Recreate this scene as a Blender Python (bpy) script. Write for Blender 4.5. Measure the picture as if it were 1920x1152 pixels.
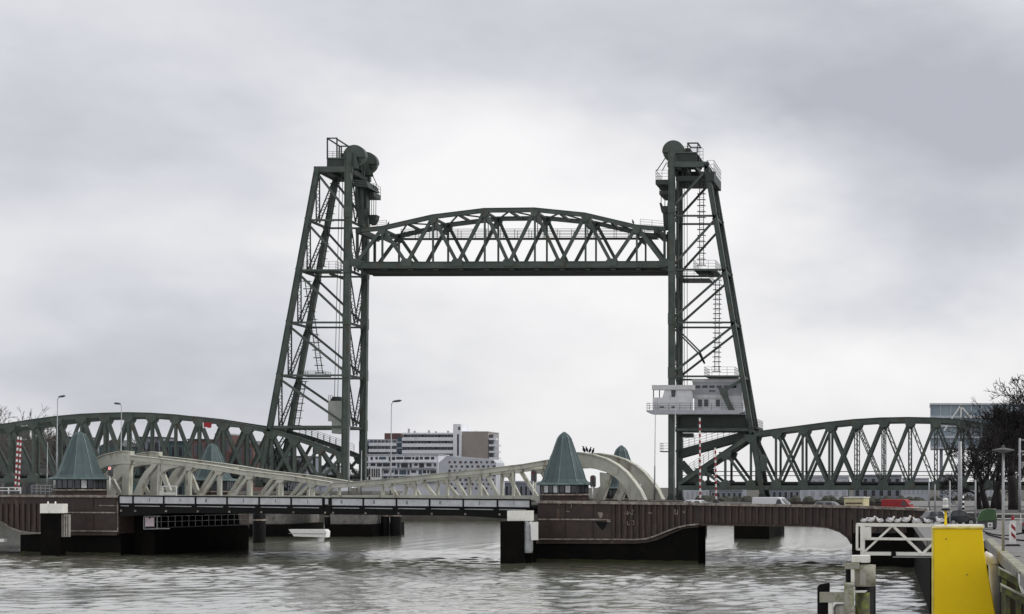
import bpy, math, random
from mathutils import Vector, Matrix
R = math.radians
random.seed(7)
for o in list(bpy.data.objects): bpy.data.objects.remove(o)
S = bpy.context.scene
COL = S.collection

# ------------------------------------------------------------------ camera
# the photograph is an off-centre crop: the optical axis stands at (1740, 912) of 1920 x 1152
F, VX, HY, ZC = 2835.0, 1740.0, 912.0, 8.9
cam_d = bpy.data.cameras.new('camera'); cam = bpy.data.objects.new('camera', cam_d); COL.objects.link(cam)
cam.location = (0, 0, ZC); cam.rotation_euler = (R(90), 0, 0)
cam_d.sensor_width = 36; cam_d.lens = 36 * F / 1920
cam_d.shift_x = (960 - VX) / 1920; cam_d.shift_y = (HY - 576) / 1920
cam_d.clip_start = 0.5; cam_d.clip_end = 9000
S.camera = cam
S.view_settings.view_transform = 'Standard'; S.view_settings.look = 'None'
S.view_settings.exposure = 0.12; S.view_settings.gamma = 1.0

# ------------------------------------------------------------------ sky (overcast)
SUN_AZ, SUN_EL = R(82), R(46)          # a veiled sun on the right
w = bpy.data.worlds.new('World'); S.world = w; w.use_nodes = True
nt = w.node_tree; nt.nodes.clear()
def N(t, **k):
    n = nt.nodes.new(t)
    for a, v in k.items(): setattr(n, a, v)
    return n
def L(a, b): nt.links.new(a, b)
out = N('ShaderNodeOutputWorld'); mix = N('ShaderNodeMixShader')
bg1 = N('ShaderNodeBackground'); bg2 = N('ShaderNodeBackground')
sky = N('ShaderNodeTexSky', sky_type='NISHITA', sun_disc=False)
sky.sun_elevation = SUN_EL; sky.sun_rotation = SUN_AZ
bg1.inputs['Strength'].default_value = 0.1
L(sky.outputs[0], bg1.inputs['Color'])
tc = N('ShaderNodeTexCoord')
scl = N('ShaderNodeVectorMath', operation='MULTIPLY'); scl.inputs[1].default_value = (1, 1, 2.15)
L(tc.outputs['Generated'], scl.inputs[0])
def noise(scale, detail, off, src=None, rough=.5):
    m = N('ShaderNodeVectorMath', operation='ADD'); m.inputs[1].default_value = off
    L((src or scl).outputs[0], m.inputs[0])
    n = N('ShaderNodeTexNoise'); n.inputs['Scale'].default_value = scale
    n.inputs['Detail'].default_value = detail; n.inputs['Roughness'].default_value = rough
    L(m.outputs[0], n.inputs['Vector']); return n
def math_(op, a, b=None, clamp=False):
    n = N('ShaderNodeMath', operation=op, use_clamp=clamp)
    for i, v in enumerate((a, b)):
        if v is None: continue
        if isinstance(v, (int, float)): n.inputs[i].default_value = v
        else: L(v, n.inputs[i])
    return n.outputs[0]
warp = noise(5.0, 4, (3.1, 1.7, 0.4), rough=.55)
wsub = N('ShaderNodeVectorMath', operation='SUBTRACT'); wsub.inputs[1].default_value = (.5, .5, .5)
L(warp.outputs['Color'], wsub.inputs[0])
wsc = N('ShaderNodeVectorMath', operation='SCALE'); wsc.inputs['Scale'].default_value = 0.30
L(wsub.outputs[0], wsc.inputs[0])
wadd = N('ShaderNodeVectorMath', operation='ADD'); L(scl.outputs[0], wadd.inputs[0]); L(wsc.outputs[0], wadd.inputs[1])
n1 = noise(2.2, 5, (7.3, 2.2, 5.1), wadd); n2 = noise(6.0, 7, (1.3, 8.2, 2.1), rough=.6)
val = math_('ADD', math_('MULTIPLY', math_('SUBTRACT', n1.outputs[0], .5), .27),
            math_('MULTIPLY', math_('SUBTRACT', n2.outputs[0], .5), .33))
val = math_('ADD', val, .745)
# cloud masses where the photograph shows them: (x, y, radius, weight)
for bx_, by_, br, bw in ((230, 340, .17, -.22), (60, 130, .16, -.04), (480, 180, .14, -.03), (120, 650, .15, -.24), (400, 660, .15, -.15), (180, 490, .15, .27),
                         (900, 300, .24, .17), (1120, 400, .2, .12), (800, 30, .16, -.10), (1200, 20, .22, -.14), (1560, 150, .22, -.15),
                         (1870, 240, .22, -.22), (1500, 330, .13, .02), (1640, 410, .13, .12), (1800, 470, .13, -.05), (1690, 525, .15, -.26),
                         (1500, 660, .16, .14), (1850, 640, .14, .12), (950, 650, .26, .08), (380, 830, .12, .04)):
    v = Vector(((bx_ - VX) / F, 1, (HY - by_) / F)).normalized()
    d = N('ShaderNodeVectorMath', operation='DISTANCE'); d.inputs[1].default_value = (v.x, v.y, v.z * 2.15)
    L(wadd.outputs[0], d.inputs[0])
    mr = N('ShaderNodeMapRange', interpolation_type='SMOOTHERSTEP')
    mr.inputs['From Min'].default_value = br * 1.35; mr.inputs['From Max'].default_value = 0
    mr.inputs['To Min'].default_value = 0; mr.inputs['To Max'].default_value = bw
    L(d.outputs['Value'], mr.inputs['Value'])
    val = math_('ADD', val, mr.outputs[0])
ramp = N('ShaderNodeValToRGB'); L(val, ramp.inputs[0])
cr = ramp.color_ramp; cr.elements[0].position = .40; cr.elements[0].color = (.45, .46, .51, 1)
cr.elements[1].position = 1.0; cr.elements[1].color = (.90, .89, .895, 1)
e = cr.elements.new(.62); e.color = (.625, .632, .678, 1)
e = cr.elements.new(.80); e.color = (.775, .77, .785, 1)
L(ramp.outputs[0], bg2.inputs['Color'])
mix.inputs[0].default_value = .95
L(bg1.outputs[0], mix.inputs[1]); L(bg2.outputs[0], mix.inputs[2]); L(mix.outputs[0], out.inputs[0])

sd = bpy.data.lights.new('sun', 'SUN'); sun = bpy.data.objects.new('sun', sd); COL.objects.link(sun)
sd.energy = 1.5; sd.angle = R(14); sd.color = (1, .97, .93)
# light travels from (sin az, cos az) side down to the scene
sun.rotation_euler = Vector((-math.sin(SUN_AZ) * math.cos(SUN_EL), -math.cos(SUN_AZ) * math.cos(SUN_EL), -math.sin(SUN_EL))).to_track_quat('-Z', 'Y').to_euler()

# ------------------------------------------------------------------ materials
def pm(name, c1, c2=None, scale=1.5, rough=.6, metal=0.0, stretch=(1, 1, 1), bump=0.0, streak=None, fine=None, spec=.4, lo=.35, hi=.65):
    m = bpy.data.materials.new(name); m.use_nodes = True
    t = m.node_tree; b = t.nodes['Principled BSDF']
    b.inputs['Roughness'].default_value = rough; b.inputs['Metallic'].default_value = metal
    b.inputs['Specular IOR Level'].default_value = spec
    c2 = c2 or tuple(x * .7 for x in c1)
    g = t.nodes.new('ShaderNodeNewGeometry'); mp = t.nodes.new('ShaderNodeMapping'); mp.inputs['Scale'].default_value = stretch
    t.links.new(g.outputs['Position'], mp.inputs['Vector'])
    n = t.nodes.new('ShaderNodeTexNoise'); n.inputs['Scale'].default_value = scale; n.inputs['Detail'].default_value = 6; n.inputs['Roughness'].default_value = .62
    t.links.new(mp.outputs[0], n.inputs['Vector'])
    r = t.nodes.new('ShaderNodeMapRange'); r.inputs['From Min'].default_value = lo; r.inputs['From Max'].default_value = hi
    t.links.new(n.outputs[0], r.inputs['Value'])
    mx = t.nodes.new('ShaderNodeMix'); mx.data_type = 'RGBA'
    mx.inputs[6].default_value = (*c1, 1); mx.inputs[7].default_value = (*c2, 1)
    t.links.new(r.outputs[0], mx.inputs[0]); col = mx.outputs[2]
    if streak:                       # rust / grime: (colour, scale, vertical stretch, threshold, amount)
        sc, ss, vs, th, am = streak
        mp2 = t.nodes.new('ShaderNodeMapping'); mp2.inputs['Scale'].default_value = (1, 1, vs)
        t.links.new(g.outputs['Position'], mp2.inputs['Vector'])
        n2 = t.nodes.new('ShaderNodeTexNoise'); n2.inputs['Scale'].default_value = ss; n2.inputs['Detail'].default_value = 5
        t.links.new(mp2.outputs[0], n2.inputs['Vector'])
        r2 = t.nodes.new('ShaderNodeMapRange'); r2.inputs['From Min'].default_value = th; r2.inputs['From Max'].default_value = th + .14; r2.inputs['To Max'].default_value = am
        t.links.new(n2.outputs[0], r2.inputs['Value'])
        m2 = t.nodes.new('ShaderNodeMix'); m2.data_type = 'RGBA'; m2.inputs[7].default_value = (*sc, 1)
        t.links.new(col, m2.inputs[6]); t.links.new(r2.outputs[0], m2.inputs[0]); col = m2.outputs[2]
    t.links.new(col, b.inputs['Base Color'])
    if bump:
        bp = t.nodes.new('ShaderNodeBump'); bp.inputs['Strength'].default_value = bump; bp.inputs['Distance'].default_value = .05
        t.links.new(n.outputs[0], bp.inputs['Height']); t.links.new(bp.outputs[0], b.inputs['Normal'])
    return m
def emis(name, c, s):
    m = bpy.data.materials.new(name); m.use_nodes = True; b = m.node_tree.nodes['Principled BSDF']
    b.inputs['Base Color'].default_value = (*c, 1); b.inputs['Emission Color'].default_value = (*c, 1); b.inputs['Emission Strength'].default_value = s
    return m
RUST = (.09, .045, .025)
M = dict(
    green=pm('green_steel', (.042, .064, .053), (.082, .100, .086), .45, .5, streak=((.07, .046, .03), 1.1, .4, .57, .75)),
    green2=pm('shaded_green_steel', (.020, .030, .026), (.036, .046, .040), .6, .55, streak=((.04, .032, .026), 1.6, .4, .58, .5)),  # darker copy of the green; shade on inner members is put into it
    cable=pm('steel_rope', (.05, .055, .055), None, 3, .5, .4),
    cream=pm('cream_paint', (.56, .56, .475), (.44, .445, .385), .55, .55, streak=((.22, .185, .13), 1.3, .35, .56, .75)),
    panel=pm('pale_grey_panel', (.52, .53, .55), (.38, .39, .41), 1.2, .45, streak=((.35, .35, .36), 2.2, .2, .6, .5)),
    black=pm('tarred_steel', (.004, .004, .005), (.008, .008, .008), 1.2, .6, spec=.12),
    hull=pm('tarred_base_and_shaded_wall', (.0035, .0035, .0035), (.007, .006, .005), .6, .8, spec=.06, streak=((.014, .015, .006), 1.5, .6, .62, .6)),
    brown=pm('rusty_brown_plate', (.046, .028, .023), (.024, .018, .016), .8, .6, bump=.2, streak=((.11, .075, .05), 1.2, .3, .58, .7)),
    brown2=pm('rusty_rib', (.064, .040, .033), (.030, .022, .020), 1.6, .6, stretch=(1, 1, .3), streak=((.15, .12, .10), 2.2, .3, .64, .5)),
    rail=pm('worn_pale_edge', (.34, .31, .27), (.10, .07, .06), 1.8, .6),
    white=pm('white_paint', (.84, .83, .78), (.74, .73, .66), 1.6, .5, streak=((.35, .34, .22), 3, .35, .6, .5)),
    white2=pm('clean_white_paint', (.80, .80, .78), (.7, .7, .68), 2, .4),
    copper=pm('verdigris_copper', (.050, .078, .084), (.066, .098, .102), .8, .5, stretch=(1.2, 1.2, .4), streak=((.15, .21, .20), 1.4, .2, .63, .5)),
    copper2=pm('verdigris_seam_highlight', (.16, .22, .215), (.09, .13, .13), 2, .5),  # paler verdigris; hip seams carry the ridge highlights in their colour
    glass=pm('dark_glass', (.02, .024, .03), (.04, .045, .055), .5, .12, spec=.6),
    litglass=pm('pale_lit_pane', (.55, .56, .57), None, 3, .4),  # pale panes; light in the window is put into the colour
    hgrey=pm('house_grey_paint', (.66, .67, .69), (.57, .58, .60), .6, .5, streak=((.3, .3, .32), 1.6, .25, .6, .45)),
    hgrey2=pm('house_dark_grey_paint', (.42, .43, .46), (.36, .37, .4), .7, .5),
    hroof=pm('house_roof_edge', (.62, .62, .63), (.5, .5, .5), 1, .5),
    conc=pm('weathered_concrete', (.42, .40, .37), (.28, .26, .23), 1.2, .8, bump=.3, streak=((.14, .12, .08), 1.8, .4, .58, .6)),
    cw=pm('counterweight_concrete', (.40, .41, .39), (.32, .33, .31), .8, .8),
    stone=pm('pier_stone', (.22, .21, .19), (.13, .125, .115), .9, .85, bump=.3, streak=((.05, .05, .04), .9, .6, .58, .7)),
    moss=pm('mossy_timber', (.10, .095, .06), (.17, .20, .045), 2.2, .9, bump=.4, lo=.45, hi=.6),
    mossc=pm('mossy_concrete', (.33, .32, .27), (.14, .17, .06), 1.8, .9, bump=.4, lo=.48, hi=.68),
    moss2=pm('wet_algae', (.018, .02, .007), (.03, .034, .010), 1.5, .7, spec=.2),
    yellow=pm('yellow_paint', (.95, .69, .003), (.90, .62, .003), .35, .55, spec=.3, streak=((.40, .26, .02), 2.5, .25, .64, .45)),
    yellow2=pm('yellow_edge_paint', (.85, .72, .2), (.55, .42, .05), 1.5, .5),
    red=pm('red_paint', (.34, .012, .016), (.28, .012, .016), 1, .4),
    redp=pm('red_stripe_paint', (.32, .02, .03), (.22, .02, .03), 3, .5),
    grey=pm('galvanised_grey', (.36, .37, .38), (.27, .28, .29), 2, .45, .3),
    dgrey=pm('dark_grey_paint', (.05, .052, .055), (.08, .08, .085), 2, .5),
    asphalt=pm('asphalt', (.055, .055, .056), (.075, .074, .072), 2, .85, bump=.2),
    rubber=pm('rubber', (.015, .015, .015), None, 4, .8),
    bgreen=pm('green_bin_paint', (.06, .13, .05), (.045, .10, .04), 1.2, .5),
    bark=pm('winter_bark', (.012, .010, .010), (.022, .018, .017), 3, .9),
    bark2=pm('pale_winter_bark', (.075, .068, .062), (.11, .10, .092), 3, .9),
    apt=pm('white_balcony_band', (.80, .81, .85), (.70, .71, .75), .12, .6, streak=((.42, .42, .44), .5, .2, .58, .5)),
    aptg=pm('grey_facade', (.36, .37, .41), (.30, .31, .35), .1, .7),
    aptb=pm('brown_brick_gable', (.35, .315, .285), (.30, .27, .245), .12, .8, bump=.1),
    aptd=pm('recessed_dark_front', (.05, .052, .06), (.035, .035, .04), .4, .5),
    bluep=pm('blue_grey_panel', (.07, .11, .15), (.05, .08, .11), .4, .4),
    brick=pm('red_brown_brick', (.15, .085, .075), (.11, .065, .06), .5, .85, bump=.1),
    brickd=pm('dark_facade', (.045, .05, .05), (.07, .072, .07), .3, .8),
    tealw=pm('teal_facade', (.06, .11, .11), (.05, .085, .085), .3, .7),
    skyglass=pm('blue_glass_front', (.16, .23, .28), (.26, .33, .38), .1, .15, spec=.6),
    farwhite=pm('far_white_front', (.58, .60, .64), (.45, .47, .52), .15, .7),
    fargrey=pm('far_grey_front', (.26, .28, .32), (.2, .22, .26), .15, .7),
    hedge=pm('far_shrubbery', (.045, .05, .04), (.07, .07, .055), .6, .95),
    carblack=pm('black_car_paint', (.012, .013, .016), None, 1, .18, spec=.6),
    cargrey=pm('grey_car_paint', (.20, .21, .22), None, 1, .22, .5),
    carwhite=pm('white_car_paint', (.74, .75, .76), (.7, .71, .72), 1, .25),
    cream2=pm('cream_panel', (.70, .64, .38), (.62, .57, .34), 1, .5),
    gull=pm('white_feather', (.74, .73, .72), (.6, .6, .6), 9, .8),
    gullg=pm('grey_feather', (.5, .51, .53), None, 9, .8),
    beak=pm('beak_yellow', (.5, .32, .05), None, 9, .6),
    dark_bird=pm('black_feather', (.012, .012, .014), None, 9, .6),
    lamp_red=emis('lit_red_lens', (1, .12, .10), 2.0),
    lens_dark=pm('unlit_red_lens', (.12, .01, .01), None, 3, .2),
    lens_white=pm('lantern_glass', (.6, .62, .62), (.45, .47, .48), 5, .2),
    pink=pm('faded_sign_face', (.70, .58, .62), (.6, .5, .55), 3, .5),
    seab=pm('earth_bank', (.06, .058, .05), (.09, .085, .07), .5, .95),
)

# ------------------------------------------------------------------ helpers
UP = Vector((0, 0, 1)); NY = Vector((0, 1, 0)); EX = Vector((1, 0, 0))
def at(x, y, Y): return Vector(((x - VX) * Y / F, Y, ZC - (y - HY) * Y / F))
class MB:
    def __init__(s): s.v = []; s.f = []; s.sm = set()
    def hexa(s, c):
        i = len(s.v); s.v += [Vector(p) for p in c]
        for q in ((0, 1, 2, 3), (7, 6, 5, 4), (0, 4, 5, 1), (1, 5, 6, 2), (2, 6, 7, 3), (3, 7, 4, 0)): s.f.append(tuple(i + k for k in q))
        return s
    def beam(s, p, q, w, d, n=NY):
        p, q = Vector(p), Vector(q); a = (q - p).normalized(); sd_ = n.cross(a)
        if sd_.length < 1e-4: sd_ = EX.cross(a)
        sd_.normalize(); nn = a.cross(sd_).normalized(); sd_ = sd_ * (w / 2); nn = nn * (d / 2)
        return s.hexa([p - sd_ - nn, p + sd_ - nn, p + sd_ + nn, p - sd_ + nn, q - sd_ - nn, q + sd_ - nn, q + sd_ + nn, q - sd_ + nn])
    def box(s, x0, x1, y0, y1, z0, z1):
        return s.hexa([(x0, y0, z0), (x0, y1, z0), (x1, y1, z0), (x1, y0, z0), (x0, y0, z1), (x0, y1, z1), (x1, y1, z1), (x1, y0, z1)])
    def prism(s, pts, vec):
        i = len(s.v); n = len(pts); vec = Vector(vec)
        s.v += [Vector(p) for p in pts] + [Vector(p) + vec for p in pts]
        s.f.append(tuple(i + k for k in range(n))); s.f.append(tuple(i + n + k for k in reversed(range(n))))
        for k in range(n): j = (k + 1) % n; s.f.append((i + k, i + n + k, i + n + j, i + j))
        return s
    def loft(s, pts, rad, n=6, cap=True, flat=1.0):
        rings = []; pts = [Vector(p) for p in pts]
        for k, p in enumerate(pts):
            a = (pts[min(k + 1, len(pts) - 1)] - pts[max(k - 1, 0)]).normalized()
            u = a.cross(UP);
            if u.length < 1e-3: u = a.cross(EX)
            u.normalize(); v = u.cross(a).normalized(); i = len(s.v)
            for j in range(n):
                t = 2 * math.pi * j / n; s.v.append(p + u * (rad[k] * math.cos(t) * flat) + v * (rad[k] * math.sin(t)))
            rings.append(i)
        for k in range(len(rings) - 1):
            for j in range(n):
                j2 = (j + 1) % n; s.sm.add(len(s.f)); s.f.append((rings[k] + j, rings[k] + j2, rings[k + 1] + j2, rings[k + 1] + j))
        if cap: s.f.append(tuple(rings[0] + j for j in reversed(range(n)))); s.f.append(tuple(rings[-1] + j for j in range(n)))
        return s
    def tube(s, p, q, r, n=6, r2=None): return s.loft([p, q], [r, r2 if r2 is not None else r], n)
    def lathe(s, prof, c, n=12, rot=0.0, smooth=False):
        c = Vector(c); rings = []
        for r, z in prof:
            i = len(s.v); rings.append(i)
            for j in range(n):
                t = rot + 2 * math.pi * j / n; s.v.append(c + Vector((r * math.cos(t), r * math.sin(t), z)))
        for k in range(len(rings) - 1):
            for j in range(n):
                j2 = (j + 1) % n
                if smooth: s.sm.add(len(s.f))
                s.f.append((rings[k] + j, rings[k] + j2, rings[k + 1] + j2, rings[k + 1] + j))
        s.f.append(tuple(rings[0] + j for j in reversed(range(n)))); s.f.append(tuple(rings[-1] + j for j in range(n)))
        return s
    def disc(s, c, r, half, axis, n=28, hole=0):
        axis = Vector(axis).normalized(); u = axis.cross(UP).normalized(); v = u.cross(axis); c = Vector(c); i = len(s.v)
        for sg in (-1, 1):
            for j in range(n):
                t = 2 * math.pi * j / n; s.v.append(c + axis * (sg * half) + (u * math.cos(t) + v * math.sin(t)) * r)
        s.f.append(tuple(i + j for j in reversed(range(n)))); s.f.append(tuple(i + n + j for j in range(n)))
        for j in range(n): k = (j + 1) % n; s.f.append((i + j, i + k, i + n + k, i + n + j))
        return s
    def ring(s, c, ro, ri, half, axis, n=28, a0=0, a1=2 * math.pi):
        axis = Vector(axis).normalized(); u = axis.cross(UP).normalized(); v = u.cross(axis); c = Vector(c)
        P = []
        for j in range(n + 1):
            t = a0 + (a1 - a0) * j / n; e_ = u * math.cos(t) + v * math.sin(t); P.append(e_)
        for j in range(n):
            a, b = P[j], P[j + 1]
            s.hexa([c + a * ri - axis * half, c + a * ro - axis * half, c + a * ro + axis * half, c + a * ri + axis * half,
                    c + b * ri - axis * half, c + b * ro - axis * half, c + b * ro + axis * half, c + b * ri + axis * half])
        return s
    def mesh(s, name, loc):
        me = bpy.data.meshes.new(name); me.from_pydata([tuple(p - loc) for p in s.v], [], s.f); me.validate()
        me.update()
        if s.sm:
            for k in s.sm:
                if k < len(me.polygons): me.polygons[k].use_smooth = True
        return me
def fixn(me):
    import bmesh
    b = bmesh.new(); b.from_mesh(me); bmesh.ops.recalc_face_normals(b, faces=b.faces); b.to_mesh(me); b.free()
class Thing:
    def __init__(s, name, label, cat, loc, group=None):
        s.loc = Vector(loc); s.o = bpy.data.objects.new(name, None); COL.objects.link(s.o); s.o.location = s.loc
        s.o.empty_display_size = .3
        s.o['label'] = label; s.o['category'] = cat
        if group: s.o['group'] = group
    def part(s, name, mb, mat, parent=None, label=None):
        me = mb.mesh(name, s.loc); fixn(me); me.materials.append(M[mat] if isinstance(mat, str) else mat)
        o = bpy.data.objects.new(name, me); COL.objects.link(o); o.parent = parent or s.o
        if label: o['label'] = label
        return o
def struct(name, mb, mat, parent=None, kind='structure'):
    me = mb.mesh(name, Vector((0, 0, 0))); fixn(me); me.materials.append(M[mat] if isinstance(mat, str) else mat)
    o = bpy.data.objects.new(name, me); COL.objects.link(o)
    if parent: o.parent = parent
    else: o['kind'] = kind
    return o
def railing(pts, h=1.05, post=1.6, r=.035, rails=3, n=UP):
    m = MB()
    for a, b in zip(pts[:-1], pts[1:]):
        a, b = Vector(a), Vector(b); ln = (b - a).length; k = max(1, int(round(ln / post)))
        for i in range(k + 1): p = a.lerp(b, i / k); m.beam(p, p + UP * h, r * 1.6, r * 1.6)
        for i in range(rails): z = UP * (h * (i + 1) / rails); m.beam(a + z, b + z, r * 1.4, r * 1.4, NY if abs((b - a).normalized().y) < .9 else EX)
    return m
def laced(p, q, w, n, fl=.12, pitch=None):
    """two flanges with zigzag lacing between them"""
    p, q = Vector(p), Vector(q); a = (q - p).normalized(); sd_ = n.cross(a).normalized() * (w / 2); m = MB()
    m.beam(p - sd_, q - sd_, fl, fl * 1.6, n); m.beam(p + sd_, q + sd_, fl, fl * 1.6, n)
    k = max(2, int((q - p).length / (pitch or w * 1.1)))
    for i in range(k):
        u, v = p.lerp(q, i / k), p.lerp(q, (i + 1) / k); sg = 1 if i % 2 else -1
        m.beam(u + sd_ * sg, v - sd_ * sg, fl * .6, fl * .5, n)
    return m

# ------------------------------------------------------------------ water
def make_water():
    def axis(lo, hi, step, far_lo, far_hi):
        a = []; x = lo; st = step
        while x > far_lo: st *= 1.32; x -= st; a.insert(0, max(x, far_lo))
        x = lo
        while x < hi: a.append(x); x += step
        st = step
        while x < far_hi: a.append(x); st *= 1.32; x += st
        a.append(far_hi); return a
    xs = axis(-128, 12, .42, -4000, 4000); ys = axis(96, 205, .36, -60, 4000)
    rnd = random.Random(3); wv = []
    for i in range(28):
        lam = .85 * (1.068 ** i); th = R(rnd.uniform(22, 158)); k = 2 * math.pi / lam
        wv.append((k * math.cos(th), k * math.sin(th), rnd.uniform(0, 6.28), lam * .0082 * (1 if lam < 3 else 3 / lam)))
    import numpy as np
    X, Y = np.meshgrid(np.array(xs), np.array(ys)); Z = np.zeros_like(X)
    fade = np.clip((X + 150) / 25, 0, 1) * np.clip((30 - X) / 15, 0, 1) * np.clip((Y - 60) / 30, 0, 1) * np.clip((300 - Y) / 90, 0, 1)
    mod = .75 + .45 * np.sin(X * .07 + 1.3 * np.sin(Y * .05)) * np.sin(Y * .09 + np.sin(X * .045) * 1.7)
    for kx, ky, ph, am in wv: Z += am * np.sin(kx * X + ky * Y + ph + .8 * np.sin(kx * .13 * Y + ph))
    Z *= fade * mod
    nx, ny = len(xs), len(ys)
    V = np.stack([X, Y, Z], -1).reshape(-1, 3)
    I = np.arange(nx * ny).reshape(ny, nx)
    Q = np.stack([I[:-1, :-1], I[:-1, 1:], I[1:, 1:], I[1:, :-1]], -1).reshape(-1, 4)
    me = bpy.data.meshes.new('water'); me.from_pydata(V.tolist(), [], Q.tolist()); me.update()
    me.polygons.foreach_set('use_smooth', [True] * len(me.polygons))
    o = bpy.data.objects.new('water', me); COL.objects.link(o); o['kind'] = 'structure'
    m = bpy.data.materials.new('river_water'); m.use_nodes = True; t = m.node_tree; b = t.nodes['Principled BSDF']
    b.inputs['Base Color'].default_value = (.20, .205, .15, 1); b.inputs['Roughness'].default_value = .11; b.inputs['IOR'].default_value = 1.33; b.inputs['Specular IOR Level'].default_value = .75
    g = t.nodes.new('ShaderNodeNewGeometry')
    prev = None
    for sc, st, dist, stg in ((1.0, (.45, 1, 1), .07, .6), (3.2, (.5, 1, 1), .035, .75), (.16, (.6, 1, 1), .22, .2)):
        mp = t.nodes.new('ShaderNodeMapping'); mp.inputs['Scale'].default_value = st
        t.links.new(g.outputs['Position'], mp.inputs['Vector'])
        n = t.nodes.new('ShaderNodeTexNoise'); n.inputs['Scale'].default_value = sc; n.inputs['Detail'].default_value = 4
        t.links.new(mp.outputs[0], n.inputs['Vector'])
        bp = t.nodes.new('ShaderNodeBump'); bp.inputs['Strength'].default_value = stg; bp.inputs['Distance'].default_value = dist
        t.links.new(n.outputs[0], bp.inputs['Height'])
        if prev: t.links.new(prev, bp.inputs['Normal'])
        prev = bp.outputs[0]
    t.links.new(prev, b.inputs['Normal'])
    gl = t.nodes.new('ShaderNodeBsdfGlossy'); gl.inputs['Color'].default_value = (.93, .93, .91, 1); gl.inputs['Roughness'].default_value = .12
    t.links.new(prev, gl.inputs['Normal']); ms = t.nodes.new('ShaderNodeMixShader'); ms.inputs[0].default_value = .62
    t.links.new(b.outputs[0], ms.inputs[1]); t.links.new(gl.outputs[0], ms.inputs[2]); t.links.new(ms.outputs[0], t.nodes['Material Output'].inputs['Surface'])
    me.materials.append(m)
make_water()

# ------------------------------------------------------------------ land
QZ = 5.2
bank = MB().prism([(-4000, 385, -2), (4000, 385, -2), (4000, 4500, -2), (-4000, 4500, -2)], (0, 0, 6.3))
struct('far_bank', bank, 'seab')
wallpts = [(3.9, 40), (3.9, 104), (-.1, 104.2), (-1.7, 160), (-1.9, 178), (-8, 205), (-9, 300), (-9, 384.6)]
quay = MB().prism([(x, y, QZ - .5) for x, y in wallpts] + [(400, 384.6, QZ - .5), (400, 40, QZ - .5)], (0, 0, .5))
pave = bpy.data.materials.new('quay_paving'); pave.use_nodes = True
t_ = pave.node_tree; b_ = t_.nodes['Principled BSDF']; b_.inputs['Roughness'].default_value = .8
g_ = t_.nodes.new('ShaderNodeNewGeometry'); bt = t_.nodes.new('ShaderNodeTexBrick'); bt.inputs['Scale'].default_value = 2.2
bt.inputs['Color1'].default_value = (.34, .33, .32, 1); bt.inputs['Color2'].default_value = (.26, .255, .25, 1); bt.inputs['Mortar'].default_value = (.15, .15, .14, 1)
nn_ = t_.nodes.new('ShaderNodeTexNoise'); nn_.inputs['Scale'].default_value = .6; nn_.inputs['Detail'].default_value = 6
mx_ = t_.nodes.new('ShaderNodeMix'); mx_.data_type = 'RGBA'; mx_.blend_type = 'MULTIPLY'; mx_.inputs[0].default_value = .7
t_.links.new(g_.outputs['Position'], bt.inputs['Vector']); t_.links.new(g_.outputs['Position'], nn_.inputs['Vector'])
t_.links.new(bt.outputs['Color'], mx_.inputs[6]); t_.links.new(nn_.outputs[0], mx_.inputs[7]); t_.links.new(mx_.outputs[2], b_.inputs['Base Color'])
struct('quay', quay, pave)
qw = MB().prism([(x + .25, y + .25, -2) for x, y in wallpts] + [(400, 384.3, -2), (400, 40.2, -2)], (0, 0, QZ - .5 + 1.996))
struct('quay_wall', qw, 'hull')  # wall in shadow; the shade is put into its near-black colour

qo = bpy.data.objects['quay']; kme = MB().box(-.22, .26, -.58, .58, -.1, .07).mesh('kerb_stone', Vector((0, 0, 0))); fixn(kme); kme.materials.append(M['mossc'])
for k in range(36):
    o = bpy.data.objects.new('kerb_stone', kme); COL.objects.link(o); o.parent = qo; o.location = (4.12 + random.uniform(-.015, .015), 60.6 + k * 1.2, QZ + .05 + random.uniform(-.012, .012))

# ------------------------------------------------------------------ frames of the two bridges
DH = 270.0
def H(x, y, off=0.0): return at(x, y, DH) + Vector((0, off, 0))
PXH = DH / F                                  # metres per pixel on the lift bridge
_a, _b = 1 / 196.0, (1 / 177.6 - 1 / 196.0) / 908
def kdep(x): return 1 / (_a + (x - 150) * _b)
_u = (at(1058, 0, 177.6) - at(150, 0, 196)); _u.z = 0; KU = _u.normalized(); KN = Vector((-KU.y, KU.x, 0))
PL = [0.0]                                   # offset of the plane on which bascule-bridge pixels are read
KO = at(150, HY, 196)
def Kd(x, off):
    a = (x - VX) / F; return (off + KO.x * KN.x + KO.y * KN.y) / (a * KN.x + KN.y)
def K(x, y, off=0.0): return at(x, y, Kd(x, PL[0])) + KN * off
PXK = 183.0 / F
def KP(x, y, off=0.0): return at(x, y, Kd(x, off))        # the point at offset off seen at pixel (x, y)
def HP(x, y, off=0.0): return at(x, y, DH + off)
WH = 8.5
def kprism(px, o0, o1): return MB().prism([K(x, y, o0) for x, y in px], KN * (o1 - o0))
def hprism(px, o0, o1): return MB().prism([H(x, y, o0) for x, y in px], NY * (o1 - o0))
def lerp_pts(pts, x):
    for (x0, y0), (x1, y1) in zip(pts[:-1], pts[1:]):
        if x0 <= x <= x1: return y0 + (y1 - y0) * (x - x0) / (x1 - x0)
    return pts[0][1] if x < pts[0][0] else pts[-1][1]

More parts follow.
